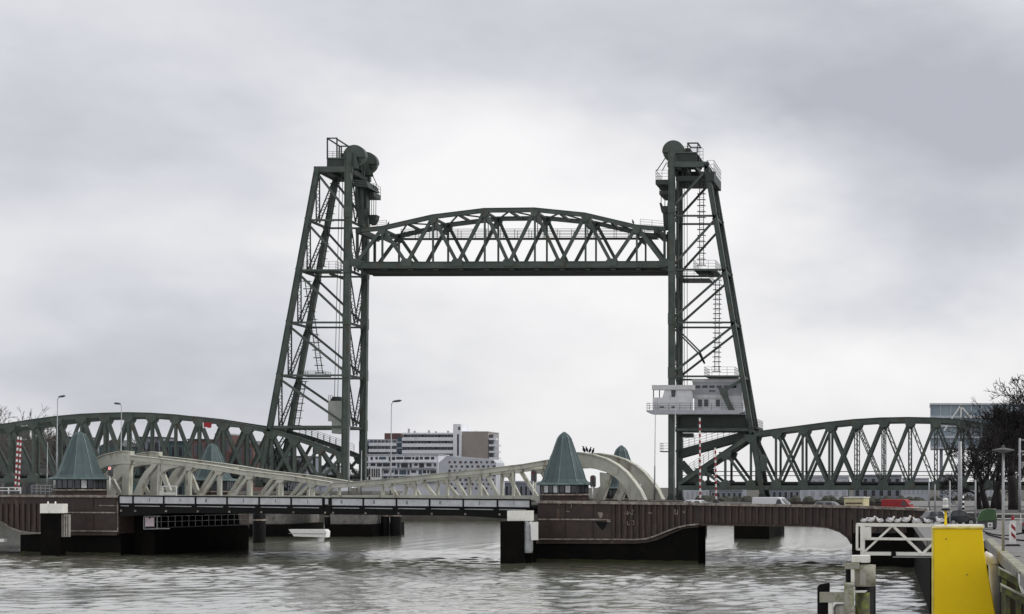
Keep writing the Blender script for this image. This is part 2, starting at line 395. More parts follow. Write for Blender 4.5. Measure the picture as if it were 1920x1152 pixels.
# ================================================================== LIFT BRIDGE
# ---- raised span
def lift_span():
    t = Thing('lift_span', 'raised dark green steel truss span hanging between two towers', 'bridge span', H(957, 514, 4))
    top = [(670, 433), (717, 428.5), (812, 407), (909, 395), (1003, 394), (1098, 403.5), (1194, 426), (1247, 430)]
    bot = [668, 763, 858, 954, 1050, 1147, 1246]; tn = [717, 812, 909, 1003, 1098, 1194]; yb = 497.5
    for off in (0, WH):
        for (x0, y0), (x1, y1) in zip(top[:-1], top[1:]):
            m = MB().beam(H(x0, y0, off), H(x1, y1, off), .72, .7)
            m.beam(H(x0, y0 - 3.6, off), H(x1, y1 - 3.6, off), .08, .95)
            t.part('top_chord', m, 'green')
        m = MB().beam(H(668, yb, off), H(1249, yb - 1.5, off), .95, .6); m.beam(H(668, yb - 5.4, off), H(1249, yb - 6.9, off), .09, .9); m.beam(H(668, yb + 5.2, off), H(1249, yb + 3.7, off), .09, .85)
        t.part('bottom_chord', m, 'green')
        for i, x in enumerate(tn):
            yt = lerp_pts(top, x)
            t.part('diagonal', MB().beam(H(bot[i], yb - 3, off), H(x, yt, off), .56, .42), 'green')
            t.part('diagonal', MB().beam(H(bot[i + 1], yb - 3, off), H(x, yt, off), .56 if i < 5 else .74, .42), 'green')
            t.part('vertical', MB().beam(H(x, yb - 3, off), H(x, yt, off), .3, .32), 'green')
            t.part('gusset_plate', hprism([(x - 8, yt + 2), (x + 8, yt + 2), (x + 6.5, yt + 9), (x + 2, yt + 13), (x - 2, yt + 13), (x - 6.5, yt + 9)], off - .42, off + .42), 'green')
        for x in bot:
            t.part('gusset_plate', hprism([(x - 10, yb + 2), (x + 10, yb + 2), (x + 10, yb - 8), (x + 6, yb - 12), (x - 6, yb - 12), (x - 10, yb - 8)], off - .43, off + .43), 'green')
    for x in sorted(tn + [764, 860, 956, 1050, 1146]):                # top lateral frames
        yt = lerp_pts(top, x)
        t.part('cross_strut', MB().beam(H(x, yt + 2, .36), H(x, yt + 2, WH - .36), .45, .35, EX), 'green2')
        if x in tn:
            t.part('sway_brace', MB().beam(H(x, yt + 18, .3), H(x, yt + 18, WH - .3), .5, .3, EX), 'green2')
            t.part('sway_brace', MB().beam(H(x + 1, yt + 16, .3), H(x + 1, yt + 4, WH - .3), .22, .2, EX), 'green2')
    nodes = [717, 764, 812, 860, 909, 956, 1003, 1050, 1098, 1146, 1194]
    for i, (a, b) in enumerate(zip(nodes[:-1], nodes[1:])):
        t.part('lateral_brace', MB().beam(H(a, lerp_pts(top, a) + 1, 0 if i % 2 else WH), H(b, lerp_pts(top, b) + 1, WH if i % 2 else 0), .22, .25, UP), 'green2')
    t.part('deck_plate', MB().hexa([H(672, 499, .35), H(672, 499, WH - .35), H(1247, 498, WH - .35), H(1247, 498, .35)] + [H(672, 497, .35), H(672, 497, WH - .35), H(1247, 496, WH - .35), H(1247, 496, .35)]), 'green2')
    for i in range(13):
        x = 672 + i * 47.6
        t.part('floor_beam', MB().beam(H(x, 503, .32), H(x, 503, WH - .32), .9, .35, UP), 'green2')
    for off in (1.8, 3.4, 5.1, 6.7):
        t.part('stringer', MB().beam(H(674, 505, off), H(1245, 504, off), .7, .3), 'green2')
    wk = MB(); wk.hexa([H(740, 442, 3.3), H(740, 442, 5.2), H(1225, 441, 5.2), H(1225, 441, 3.3), H(740, 440.8, 3.3), H(740, 440.8, 5.2), H(1225, 439.8, 5.2), H(1225, 439.8, 3.3)])
    wo = t.part('walkway', wk, 'green2')
    for off in (3.3, 5.2): t.part('handrail', railing([H(740, 441, off), H(1225, 440, off)], 1.6, 2.6, .05, 3), 'green2', wo)
    for x in tn[1:-1]:
        t.part('hanger', MB().beam(H(x - 4, 441, 3.4), H(x - 4, lerp_pts(top, x) + 3, 3.4), .12, .12), 'green2'); t.part('hanger', MB().beam(H(x + 4, 441, 5.1), H(x + 4, lerp_pts(top, x) + 3, 5.1), .12, .12), 'green2')
    t.part('end_railing', railing([H(1200, 424, .2), H(1244, 428, .2)], 1.25, 1.8, .035), 'green2')
    t.part('end_railing', railing([H(672, 430, .2), H(724, 423, .2)], 1.0, 1.8, .035), 'green2')
    for x0, x1 in ((668, 690), (1226, 1248)):                        # portal ends
        for off in (0, WH): t.part('end_post', MB().beam(H(x0 + 2 if x0 < 900 else x1 - 2, 432, off), H(x0 + 2 if x0 < 900 else x1 - 2, 500, off), .4, .4), 'green2')
        t.part('lifting_girder', MB().beam(H((x0 + x1) / 2 - 6, 433, -.6), H((x0 + x1) / 2 - 6, 433, WH + .6), 1.0, .8, EX), 'green2')
lift_span()

# ---- towers
def ladder(p, q, wd, ax, rungs=.42, hoops=0):
    p, q = Vector(p), Vector(q); ax = Vector(ax).normalized() * (wd / 2); m = MB()
    m.beam(p - ax, q - ax, .12, .12); m.beam(p + ax, q + ax, .12, .12); k = int((q - p).length / rungs)
    for i in range(1, k): c = p.lerp(q, i / k); m.beam(c - ax, c + ax, .05, .05)
    if hoops:
        k = int((q - p).length / hoops)
        for i in range(k + 1):
            c = p.lerp(q, i / k); m.beam(c - ax * 1.9 - NY * .35, c + ax * 1.9 - NY * .35, .15, .12); m.beam(c - ax * 1.9 - NY * .35, c - ax * 1.9 + NY * .3, .09, .06, UP); m.beam(c + ax * 1.9 - NY * .35, c + ax * 1.9 + NY * .3, .09, .06, UP)
    return m
def platform(t, x0, x1, y, o0, o1, th=2.2, rail=1.1, sides='nlr', mat='green2'):
    H = lambda x, y, o=0.0: at(x, y, DH + o0) + NY * (o - o0)
    p = t.part('platform', MB().prism([H(x0, y, o0), H(x1, y, o0), H(x1, y + th, o0), H(x0, y + th, o0)], NY * (o1 - o0)), mat)
    c = [H(x0 + .5, y, o0 + .06), H(x1 - .5, y, o0 + .06), H(x1 - .5, y, o1 - .06), H(x0 + .5, y, o1 - .06)]
    path = [c[3], c[0], c[1], c[2]]
    t.part('platform_railing', railing(path, rail, 1.3, .035), mat, p)
    return p
def tower(side):
    Lft = side < 0
    t = Thing('lift_tower', 'green steel lift tower with hanging pale counterweight box inside' if Lft else 'green steel lift tower carrying grey control cabin low down', 'bridge tower',
              H(600 if Lft else 1330, 905, 4), 'towers of the lift bridge')
    # leg lines in pixels
    def vx(y): return (654 - (y - 289) * .0115) if Lft else 1259.5
    def sx(y): return (595 - (y - 318) * .1835) if Lft else 1326 + (y - 320) * .170
    lv = [318, 413, 507, 605, 704, 801] if Lft else [312, 405, 506, 605, 706, 806]
    yb = 900 if Lft else 926; ytop = 287
    for off in (0, WH):
        m = MB().beam(H(vx(ytop), ytop, off), H(vx(yb + 8), yb + 8, off), 1.05, .75)
        for s_ in (-1, 1): m.beam(H(vx(ytop) + s_ * 5.2, ytop, off), H(vx(yb + 8) + s_ * 5.2, yb + 8, off), .12, 1.0)
        t.part('vertical_leg', m, 'green')
        m = MB().beam(H(sx(lv[0] - 4), lv[0] - 4, off), H(sx(yb), yb, off), .78, .7)
        m.beam(H(sx(lv[0] - 4) - 4, lv[0] - 4, off), H(sx(yb) - 4, yb, off), .1, .95); m.beam(H(sx(lv[0] - 4) + 4, lv[0] - 4, off), H(sx(yb) + 4, yb, off), .1, .95)
        t.part('sloping_leg', m, 'green')
        for i, y in enumerate(lv):
            if i: t.part('horizontal_brace', MB().beam(H(sx(y), y, off), H(vx(y), y, off), .32 if i != 5 else .5, .35), 'green')
            if i + 1 < len(lv) and not (not Lft and i == 4):
                y2 = lv[i + 1] - 5 if i else lv[1] - 14
                t.part('diagonal', MB().beam(H(sx(y + 6), y + 6, off), H(vx(y2), y2, off), .38, .35), 'green')
                gx = sx(y + 6); t.part('gusset_plate', hprism([(gx - 4, y - 4), (gx + 4, y - 4), (gx + 6 * -side, y + 6), (gx + 4 * -side, y + 11), (gx - 3 * -side, y + 7)], off - .44, off + .44), 'green')
                t.part('gusset_plate', hprism([(vx(y2) - 6.5, y2 - 12), (vx(y2) + 6.5, y2 - 12), (vx(y2) + 6.5, y2 + 9), (vx(y2) - 6.5, y2 + 9)], off - .53, off + .53), 'green')
    if not Lft:     # K brace in front of the cabin
        for off in (0, WH):
            t.part('diagonal', MB().beam(H(sx(712), 712, off), H(1355, 734, off), .5, .4), 'green'); t.part('diagonal', MB().beam(H(1355, 734, off), H(1374, 774, off), .95, .4), 'green')
            t.part('gusset_plate', hprism([(1347, 728), (1362, 728), (1366, 744), (1352, 742)], off - .3, off + .3), 'green')
        for dy in (0, 6): t.part('bent_brace', MB().beam(H(1264, 611 + dy, .2), H(1311, 658 + dy, .2), .26, .25).beam(H(1311, 658 + dy, .2), H(1321, 682, .2), .3, .25), 'green2')
    # side faces: struts and V lacing between near and far legs
    for fx, nm in ((sx, 'side_strut'), (vx, 'portal_strut')):
        for i, y in enumerate(lv):
            if i == 0: continue
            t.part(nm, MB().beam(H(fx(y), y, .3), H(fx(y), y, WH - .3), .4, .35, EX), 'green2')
        for i in range(len(lv) - 1):
            ya, yb2 = lv[i] + 4, lv[i + 1] - 3; mid = H(fx(yb2), yb2, WH / 2)
            for o_ in (.4, WH - .4):
                t.part('laced_brace', laced(H(fx(ya), ya, o_), mid, .62, NY, .15, .62), 'green2')
    for (y0, y1) in ((lv[5], yb),):
        for o_, o2 in ((.4, WH - .4), (WH - .4, .4)): t.part('laced_brace', laced(H(sx(y0 + 4), y0 + 4, o_), H(sx(y1 - 14), y1 - 14, o2), .62, NY, .15, .62), 'green2')
    # head frame
    a, b = (590, 662) if Lft else (1252, 1329); ty = 318 if Lft else 309
    for off in (0, WH): t.part('head_beam', MB().beam(H(a, ty, off), H(b, ty, off), .95, .8), 'green')
    for k in range(4): xx = a + 6 + (b - a - 12) * k / 3; t.part('head_cross_beam', MB().beam(H(xx, ty + 1, .4), H(xx, ty + 1, WH - .4), .8, .5, EX), 'green2')
    # sheaves and their housings
    cx, cy = (663, 292) if Lft else (1262, 283.5); rr = 19.5 * PXH
    for off in (.9, 6.6):
        c = H(cx, cy, off)
        sh = t.part('sheave', MB().disc(c, rr, .28, NY, 36), 'green')
        t.part('sheave_rim', MB().ring(c, rr + .06, rr - .22, .4, NY, 36), 'green', sh)
        t.part('sheave_hub', MB().disc(c, .5, .5, NY, 18), 'green2', sh)
        hb = MB()
        for k in range(8):
            an = k * math.pi / 4; e_ = Vector((math.cos(an), 0, math.sin(an))); hb.beam(c + e_ * .4 - NY * .33, c + e_ * (rr - .2) - NY * .33, .22, .12)
        t.part('sheave_spoke', hb, 'green2', sh)
        hd = [c + Vector((math.cos(a_), 0, math.sin(a_))) * (rr + .14) for a_ in [math.pi * (k / 16 * 1.06 - .03) for k in range(17)]]
        t.part('sheave_hood', MB().prism([q - NY * .62 for q in hd], NY * 1.24), 'green', sh)
        for oo in (off - .75, off + .75): t.part('bearing_stand', hprism([(cx - 9, cy + 24), (cx + 9, cy + 24), (cx + 4, cy - 2), (cx - 4, cy - 2)], oo - .1, oo + .1), 'green')
    x0, x1 = (612, 655) if Lft else (1264, 1306)
    for off in (.2, 3.2, 6.2): t.part('machinery_girder', MB().prism([H(x0, 297 if Lft else 288, off), H(x1, 297 if Lft else 288, off), H(x1, 314 if Lft else 304, off), H(x0, 314 if Lft else 304, off)], NY * .5), 'green2')
    pf = t.part('machinery_floor', MB().prism([H(x0, 295.5 if Lft else 285, 0), H(x1, 295.5 if Lft else 285, 0), H(x1, 298 if Lft else 287.5, 0), H(x0, 298 if Lft else 287.5, 0)], NY * WH), 'green')
    if Lft:
        for xa, xb, yt_, o_ in ((613, 631, 259, .2), (623, 641, 267, 3.2), (613, 631, 259, 6.6)):
            t.part('hoist_frame', MB().beam(H(xa, 297, o_), H(xa, yt_, o_), .2, .2).beam(H(xb, 297, o_), H(xb, yt_, o_), .2, .2).beam(H(xa - 1, yt_, o_), H(xb + 1, yt_, o_), .2, .2), 'green2')
        t.part('hoist_frame', MB().beam(H(614, 260, .2), H(624, 267, 3.2), .2, .2, UP).beam(H(630, 260, .2), H(640, 267, 3.2), .2, .2, UP), 'green2')
        t.part('machinery_box', MB().prism([H(632, 284, 1.5), H(646, 284, 1.5), H(646, 296, 1.5), H(632, 296, 1.5)], NY * 3), 'green2')
        t.part('platform_railing', railing([H(613, 296, .1), H(645, 296, .1)], 1.15, .9), 'green2', pf)
    else:
        t.part('machinery_box', MB().prism([H(1282, 275, 1.5), H(1292, 275, 1.5), H(1292, 286, 1.5), H(1282, 286, 1.5)], NY * 3), 'green2')
        t.part('platform_railing', railing([H(1282, 285, .1), H(1306, 285, .1)], 1.0, 1.0), 'green2', pf)
        t.part('hoist_frame', MB().beam(H(1289, 286, .3), H(1289, 268, .3), .18, .18).beam(H(1308, 286, .3), H(1308, 268, .3), .18, .18).beam(H(1288, 268, .3), H(1309, 268, .3), .22, .2).beam(H(1289, 268, 4), H(1309, 268, 4), .2, .2).beam(H(1308, 268, .3), H(1308, 268, 4), .2, .2, UP).beam(H(1289, 268, .3), H(1289, 268, 4), .2, .2, UP), 'green2')
        t.part('stair_cage', railing([H(1306, 303, .2), H(1318, 303, .2)], 2.4, .55, .04, 4), 'green2')
        platform(t, 1325, 1339, 323, -.6, WH, 17, 2.1)
        t.part('service_beam', MB().prism([H(1266, 329, .6), H(1334, 329, .6), H(1334, 338, .6), H(1266, 338, .6)], NY * (WH - 1.2)), 'green2')
        for x in (1277, 1284, 1291): t.part('rope_rod', MB().beam(H(x, 312, 2), H(x, 347, 2), .3, .3), 'green2')
    # guide housings beside the legs, towards the river
    if Lft:
        platform(t, 681, 701, 360, 3.5, 7.0, 9, 1.5)
        t.part('balcony_box', MB().prism([HP(663, 336, .6), HP(686, 339, .6), HP(691, 352, .6), HP(663, 350, .6)], NY * 5.5), 'green2')
        for k in range(3): t.part('balcony_louvre', MB().prism([HP(663, 338 + k * 4, .5), HP(688, 341 + k * 4, .5), HP(688.5, 342.2 + k * 4, .5), HP(663, 339.2 + k * 4, .5)], NY * .09), 'green')
        for xa, xb, o_ in ((665.5, 671, .8), (673, 679, 1.6), (681.5, 687, 2.4)): t.part('guide_casing', MB().prism([HP(xa, 352, o_), HP(xb, 352, o_), HP(xb, 392, o_), HP(xa, 392, o_)], NY * 1.2), 'green2' if xa != 673 else 'green')
        t.part('guide_foot', MB().prism([HP(666, 392, .9), HP(686, 392, .9), HP(680, 410, .9), HP(679, 424, .9), HP(670, 424, .9), HP(671, 410, .9)], NY * 2), 'green2')
        t.part('stay', MB().beam(HP(694, 318, 5), HP(707, 348, 5), .12, .12), 'green2')
        for x in (693, 697, 701, 705): t.part('lifting_rope', MB().tube(HP(x, 368, 4), HP(x - .5, 405, 4), .06, 5), 'cable')
        t.part('rope_socket_block', MB().prism([HP(690, 403, 3.2), HP(706, 403, 3.2), HP(704, 412, 3.2), HP(699, 420, 3.2), HP(692, 420, 3.2)], NY * 1.6), 'green2')
        for x in (668, 672): t.part('lifting_rope', MB().tube(HP(x + 12, 310, 1), HP(x + 6, 430, 1), .06, 5), 'cable')
    else:
        platform(t, 1229, 1253, 337, -.4, 6, 9, 1.7); platform(t, 1236, 1253, 358, .2, 6, 7, .9)
        t.part('stay', MB().beam(H(1231, 321, 0), H(1248, 296, 0), .14, .12).beam(H(1242, 320, 0), H(1250, 305, 0), .12, .12), 'green2')
        for x in (1236, 1243, 1249): t.part('lifting_rope', MB().tube(H(x, 364, 2), H(x, 384, 2), .07, 5), 'cable')
        t.part('rope_socket_block', MB().prism([H(1234, 378, 1.2), H(1237, 378, 1.2), H(1237, 384, 1.2), H(1249, 384, 1.2), H(1249, 378, 1.2), H(1252, 378, 1.2), H(1251, 392, 1.2), H(1246, 398, 1.2), H(1238, 396, 1.2)], NY * 1.6), 'green2')
        t.part('hanger', MB().prism([H(1240, 394, 1.4), H(1250, 394, 1.4), H(1253, 428, 1.4), H(1242, 428, 1.4)], NY * 1.2), 'green2')
        t.part('guide_rail', MB().beam(H(1270.5, 340, .3), H(1270.5, 930, .3), .28, .4), 'green2'); t.part('guide_rail', MB().beam(H(1246.5, 430, 3), H(1246.5, 510, 3), .25, .4), 'green2')
        platform(t, 1237, 1254, 846, -.2, 3, 1.6, 1.4)
    # ropes to the counterweight
    rx = (627, 633) if Lft else (1283, 1288.5)
    for x in rx:
        for o_ in (3.2, 5.2): t.part('counterweight_rope', MB().tube(HP(x + (10 if Lft else 0), 320 if Lft else 338, o_), HP(x, 752 if Lft else 800, o_), .055, 5), 'cable')
    # ladders and landings
    if Lft:
        for (xa, ya, xb, yb3) in ((628, 345, 603, 500), (576, 528, 601, 700), (569, 716, 556, 798)):
            t.part('ladder', ladder(HP(xa, ya, 5.6), HP(xb, yb3, 5.6), .8, EX, .45, 1.3), 'green2')
        platform(t, 563, 630, 506, 3.0, 7, 2, 1.5); platform(t, 562, 606, 703, 3.4, 7, 2, .7)
        t.part('landing_strut', MB().beam(H(606, 509, 3), H(645, 523, 3), .5, .4), 'green2')
    else:
        t.part('ladder', ladder(HP(1315.5, 342, 2.6), HP(1315.5, 498, 2.6), .75, EX, .45, 1.05), 'green2')
        t.part('ladder', ladder(HP(1345.5, 526, 2.6), HP(1344, 697, 2.6), .75, EX, .45, .85), 'green2')
        platform(t, 1300, 1342, 505, .5, 7, 2, 1.6); platform(t, 1272, 1330, 522, 1.5, 7, 1.6, 1.2); platform(t, 1320, 1378, 704, .5, 7, 2.2, 1.5)
        # beams under the cabin
        t.part('platform_girder', MB().prism([H(1272, 779, .7), H(1396, 779, .7), H(1404, 800, .7), H(1396, 806, .7), H(1272, 806, .7)], NY * 7.2), 'green2')
        t.part('service_box', MB().prism([H(1273, 812, 1.2), H(1296, 812, 1.2), H(1296, 820, 1.2), H(1273, 820, 1.2)], NY * 2), 'green2')
        platform(t, 1402, 1420, 800, -.6, WH + .4, 4, 1.3)
    # control cabin
    if not Lft:
        pf = t.part('cabin_floor', MB().prism([H(1218, 771, -3), H(1397, 771, -3), H(1397, 774, -3), H(1388, 778, -3), H(1226, 778, -3), H(1218, 774, -3)], NY * 3).prism([H(1262, 771, .02), H(1397, 771, .02), H(1397, 778, .02), H(1262, 778, .02)], NY * 7.5), 'hgrey2')
        t.part('cabin_railing', railing([H(1218.6, 771, -.2), H(1218.6, 771, -2.9), H(1300, 771, -2.9), H(1396, 771, -2.9)], 1.25, 1.9, .04), 'dgrey', pf)
        cab = t.part('control_cabin', MB()
            .prism([H(1228, 747, -2.2), H(1250, 747, -2.2), H(1250, 771, -2.2), H(1228, 771, -2.2)], NY * .18)      # low wall under corner window
            .prism([H(1228, 747, -2.0), H(1229.8, 747, -2.0), H(1229.8, 771, -2.0), H(1228, 771, -2.0)], NY * 2.0)
            .prism([H(1250, 733, -2.2), H(1300, 733, -2.2), H(1300, 771, -2.2), H(1250, 771, -2.2)], NY * 1.6)
            .prism([H(1246, 747, -2.2), H(1250, 733, -2.2), H(1250, 747, -2.2)], NY * .18), 'hgrey', None, 'pale grey cabin block projecting left round the tower leg')
        t.part('roof_fascia', MB().prism([H(1227, 724, -2.5), H(1305, 724, -2.5), H(1305, 732.6, -2.5), H(1227, 732.6, -2.5)], NY * 1.9), 'hroof', cab)
        for x in (1229.3, 1240.5): t.part('window_post', MB().beam(H(x, 733, -2.1), H(x, 747, -2.1), .16, .12), 'dgrey', cab)
        t.part('window', MB().prism([H(1262.5, 733.5, -2.26), H(1271, 733.5, -2.26), H(1269.5, 746, -2.26), H(1263, 746, -2.26)], NY * .05), 'glass', cab)
        for x in (1245, 1267): t.part('vent_grille', MB().prism([H(x - 4, 763.5, -2.26), H(x + 4, 763.5, -2.26), H(x + 4, 766, -2.26), H(x - 4, 766, -2.26)], NY * .05), 'dgrey', cab)
        low = t.part('control_cabin_annex', MB().prism([H(1300.2, 742, .9), H(1391, 742, .9), H(1391, 771, .9), H(1300.2, 771, .9)], NY * 6.4), 'hgrey')
        t.part('roof_fascia', MB().prism([H(1294, 740, .75), H(1355, 740, .75), H(1355, 747, .75), H(1294, 747, .75)], NY * .14), 'hroof', low)
        for xa, xb in ((1307.5, 1315), (1319, 1326.5), (1341, 1348.5)):
            wdw = t.part('window', MB().prism([H(xa, 749, .84), H(xb, 749, .84), H(xb, 762, .84), H(xa, 762, .84)], NY * .05), 'glass', low)
        upb = t.part('control_cabin_upper_storey', MB().prism([H(1296, 712, 1.6), H(1389, 712, 1.6), H(1389, 741.8, 1.6), H(1296, 741.8, 1.6)], NY * 5.4), 'hgrey2')
        t.part('roof_edge', MB().prism([H(1295, 709.5, 1.4), H(1390, 709.5, 1.4), H(1390, 716, 1.4), H(1295, 716, 1.4)], NY * .18), 'hroof', upb)
        for k in range(6):
            xa = 1300.5 + k * 13.6; t.part('window', MB().prism([H(xa, 722, 1.54), H(xa + 10, 722, 1.54), H(xa + 10, 726.5, 1.54), H(xa, 726.5, 1.54)], NY * .05), 'glass', upb)
        t.part('window', MB().prism([H(1327, 731, 1.54), H(1339, 731, 1.54), H(1339, 733.5, 1.54), H(1327, 733.5, 1.54)], NY * .05), 'glass', upb)
    # foot bearings
    for fx in (vx, sx):
        for off in (0, WH): t.part('foot_bearing', hprism([(fx(yb) - 9, yb + 14), (fx(yb) + 9, yb + 14), (fx(yb) + 5, yb), (fx(yb) - 5, yb)], off - .7, off + .7), 'green2')
    return t
tower(-1); tower(1)

# counterweight in the left tower
t = Thing('counterweight', 'pale grey concrete box hanging from ropes inside the left tower', 'counterweight', HP(627, 812, 4.2))
t.part('block', MB().prism([HP(615, 752, 2.0), HP(640, 752, 2.0), HP(640, 800, 2.0), HP(622, 800, 2.0), HP(622, 790, 2.0), HP(615, 790, 2.0)], NY * 4.4), 'cw')
t.part('lower_block', MB().prism([HP(622, 801, 2.3), HP(640, 801, 2.3), HP(640, 813, 2.3), HP(622, 813, 2.3)], NY * 3.8), 'cw')
t.part('cap', MB().prism([HP(618, 751.5, 2.2), HP(640, 751.5, 2.2), HP(636, 744, 2.2), HP(624, 744, 2.2)], NY * 4), 'green2')
t.part('cap_railing', railing([HP(616, 752, 1.9), HP(624, 752, 1.9)], 1.0, .5), 'green2')

# ---- approach truss spans
def approach(name, label, tops, nodes, yb, single_until, chord=.74, ends=()):
    mx = sum(nodes) / len(nodes)
    t = Thing('truss_span', label, 'bridge span', H(mx, yb + 8, 4), 'approach spans of the lift bridge')
    ybf = (lambda x: lerp_pts(yb, x)) if isinstance(yb, list) else (lambda x: yb)
    for off in (0, WH):
        for (x0, y0), (x1, y1) in zip(tops[:-1], tops[1:]):
            m = MB().beam(H(x0, y0, off), H(x1, y1, off), chord, .7); m.beam(H(x0, y0 - 4.4, off), H(x1, y1 - 4.4, off), .08, 1.0)
            t.part('top_chord', m, 'green')
        for a, b in zip(nodes[:-1], nodes[1:]):
            m = MB().beam(H(a, ybf(a), off), H(b, ybf(b), off), .75, .6); m.beam(H(a, ybf(a) + 4.2, off), H(b, ybf(b) + 4.2, off), .09, .85)
            t.part('bottom_chord', m, 'green')
        for i, x in enumerate(nodes):
            yt = lerp_pts(tops, x)
            if ybf(x) - yt < 12: continue
            t.part('vertical', laced(H(x, ybf(x), off), H(x, yt, off), .5, NY, .17, .9) if x > 1580 else MB().beam(H(x, ybf(x), off), H(x, yt, off), .42, .4), 'green')
            t.part('gusset_plate', hprism([(x - 11, ybf(x) + 3), (x + 11, ybf(x) + 3), (x + 9, ybf(x) - 8), (x + 4, ybf(x) - 14), (x - 4, ybf(x) - 14), (x - 9, ybf(x) - 8)], off - .4, off + .4), 'green')
            t.part('gusset_plate', hprism([(x - 12, yt - 1), (x + 12, yt - 1), (x + 9, yt + 8), (x + 4, yt + 14), (x - 4, yt + 14), (x - 9, yt + 8)], off - .42, off + .42), 'green')
            if i + 1 < len(nodes):
                x2 = nodes[i + 1]; yt2 = lerp_pts(tops, x2)
                if ybf(x2) - yt2 < 12: continue
                w1 = .50
                t.part('diagonal', (laced(H(x, yt, off), H(x2, ybf(x2), off), .58, NY, .17, 1.1) if x > 1580 else MB().beam(H(x, yt, off), H(x2, ybf(x2), off), w1, .38)), 'green')
                if x2 > single_until: t.part('diagonal', MB().beam(H(x, ybf(x), off), H(x2, yt2, off), w1, .32), 'green')
    for i, x in enumerate(nodes):
        yt = lerp_pts(tops, x)
        if ybf(x) - yt > 60:
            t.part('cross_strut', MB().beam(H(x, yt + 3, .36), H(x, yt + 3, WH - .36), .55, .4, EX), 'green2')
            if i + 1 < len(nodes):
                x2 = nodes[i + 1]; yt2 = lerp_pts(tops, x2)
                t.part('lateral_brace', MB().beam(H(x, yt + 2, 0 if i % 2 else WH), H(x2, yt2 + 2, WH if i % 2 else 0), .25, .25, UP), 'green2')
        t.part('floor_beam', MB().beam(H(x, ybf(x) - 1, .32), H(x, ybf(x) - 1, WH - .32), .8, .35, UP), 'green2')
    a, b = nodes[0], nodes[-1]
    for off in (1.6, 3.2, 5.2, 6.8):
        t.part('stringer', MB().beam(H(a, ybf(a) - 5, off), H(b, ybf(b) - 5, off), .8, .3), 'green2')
    t.part('deck_plate', MB().prism([H(a, ybf(a) - 9, .5), H(b, ybf(b) - 9, .5), H(b, ybf(b) - 7.6, .5), H(a, ybf(a) - 7.6, .5)], NY * (WH - 1)), 'green2')
    sd_ = t.part('track_sleepers', MB().prism([H(a, ybf(a) - 11, 2.2), H(b, ybf(b) - 11, 2.2), H(b, ybf(b) - 9.2, 2.2), H(a, ybf(a) - 9.2, 2.2)], NY * 4), 'dgrey')
    return t
left = approach('l', 'long dark green curved truss span left of the lift towers',
         [(-180, 842), (-110, 826), (-40, 807), (19, 798), (63, 791), (108, 785), (153, 781), (197, 779), (241, 778), (285, 779), (330, 782), (375, 787), (420, 794), (465, 801), (510, 810), (553, 822), (600, 838), (648, 858)],
         [-160, -115, -70, -26, 19, 63, 108, 153, 197, 241, 285, 330, 375, 420, 465, 510, 553, 600, 642], 901, 110)
left.part('walkway_railing', railing([H(548, 813, 3), H(640, 845, 3)], 1.3, 1.2, .04, 4), 'green2')
left.part('walkway_railing', railing([H(548, 813, 6), H(640, 845, 6)], 1.3, 1.2, .04, 4), 'green2')
right = approach('r', 'dark green curved truss span to the right of the lift towers',
         [(1272, 908), (1410, 815), (1454, 809), (1504, 802.5), (1553, 796), (1601, 791), (1650, 788), (1702, 787), (1752, 788), (1802, 791.5), (1852, 799), (1902, 809), (1952, 822), (2002, 838), (2052, 858)],
         [1272, 1315, 1360, 1408, 1455, 1505, 1555, 1605, 1656, 1706, 1755, 1805, 1855, 1905, 1955, 2005, 2050], 914.5, 1456)
right.part('centre_plate', hprism([(1426, 854), (1437, 854), (1438, 862), (1438, 878), (1435, 884), (1428, 884), (1425, 878), (1425, 862)], -.35, .35), 'green')
right.part('sloping_walkway', MB().beam(H(1266, 852, 1.5), H(1398, 815, 1.5), 1.5, .3).beam(H(1266, 852, 6.5), H(1398, 815, 6.5), 1.4, .3), 'green2')
right.part('walkway_railing', railing([H(1268, 846, 1.3), H(1398, 810, 1.3)], 1.9, 1.1, .04, 4), 'green2')
right.part('walkway_railing', railing([H(1284, 888, 5), H(1330, 858, 5)], 1.7, 1.1, .04, 4), 'green2')
right.part('strut', MB().beam(H(1277, 868, .3), H(1312, 908, .3), 1.3, .4), 'green2')
for o_ in (2, 6.5):
    for yy in (884, 892): right.part('cable_line', MB().tube(H(1275, yy, o_), H(2050, yy, o_), .05, 4), 'cable')
t = Thing('warning_board', 'red board with white strip on the left curved span', 'sign', H(393, 803, -.9))
t.part('board', MB().prism([H(385, 793, -.95), H(402, 793, -.95), H(400, 803, -.95), H(385, 803, -.95)], NY * .1), 'red')
t.part('strip', MB().prism([H(385, 793, -.99), H(387, 793, -.99), H(387, 801.5, -.99), H(394, 801.5, -.99), H(394, 803.4, -.99), H(385, 803.4, -.99)], NY * .03), 'white2')
for x in (388, 399): t.part('bracket', MB().beam(H(x, 795, -.85), H(x, 795, -.3), .1, .1, UP), 'green2')

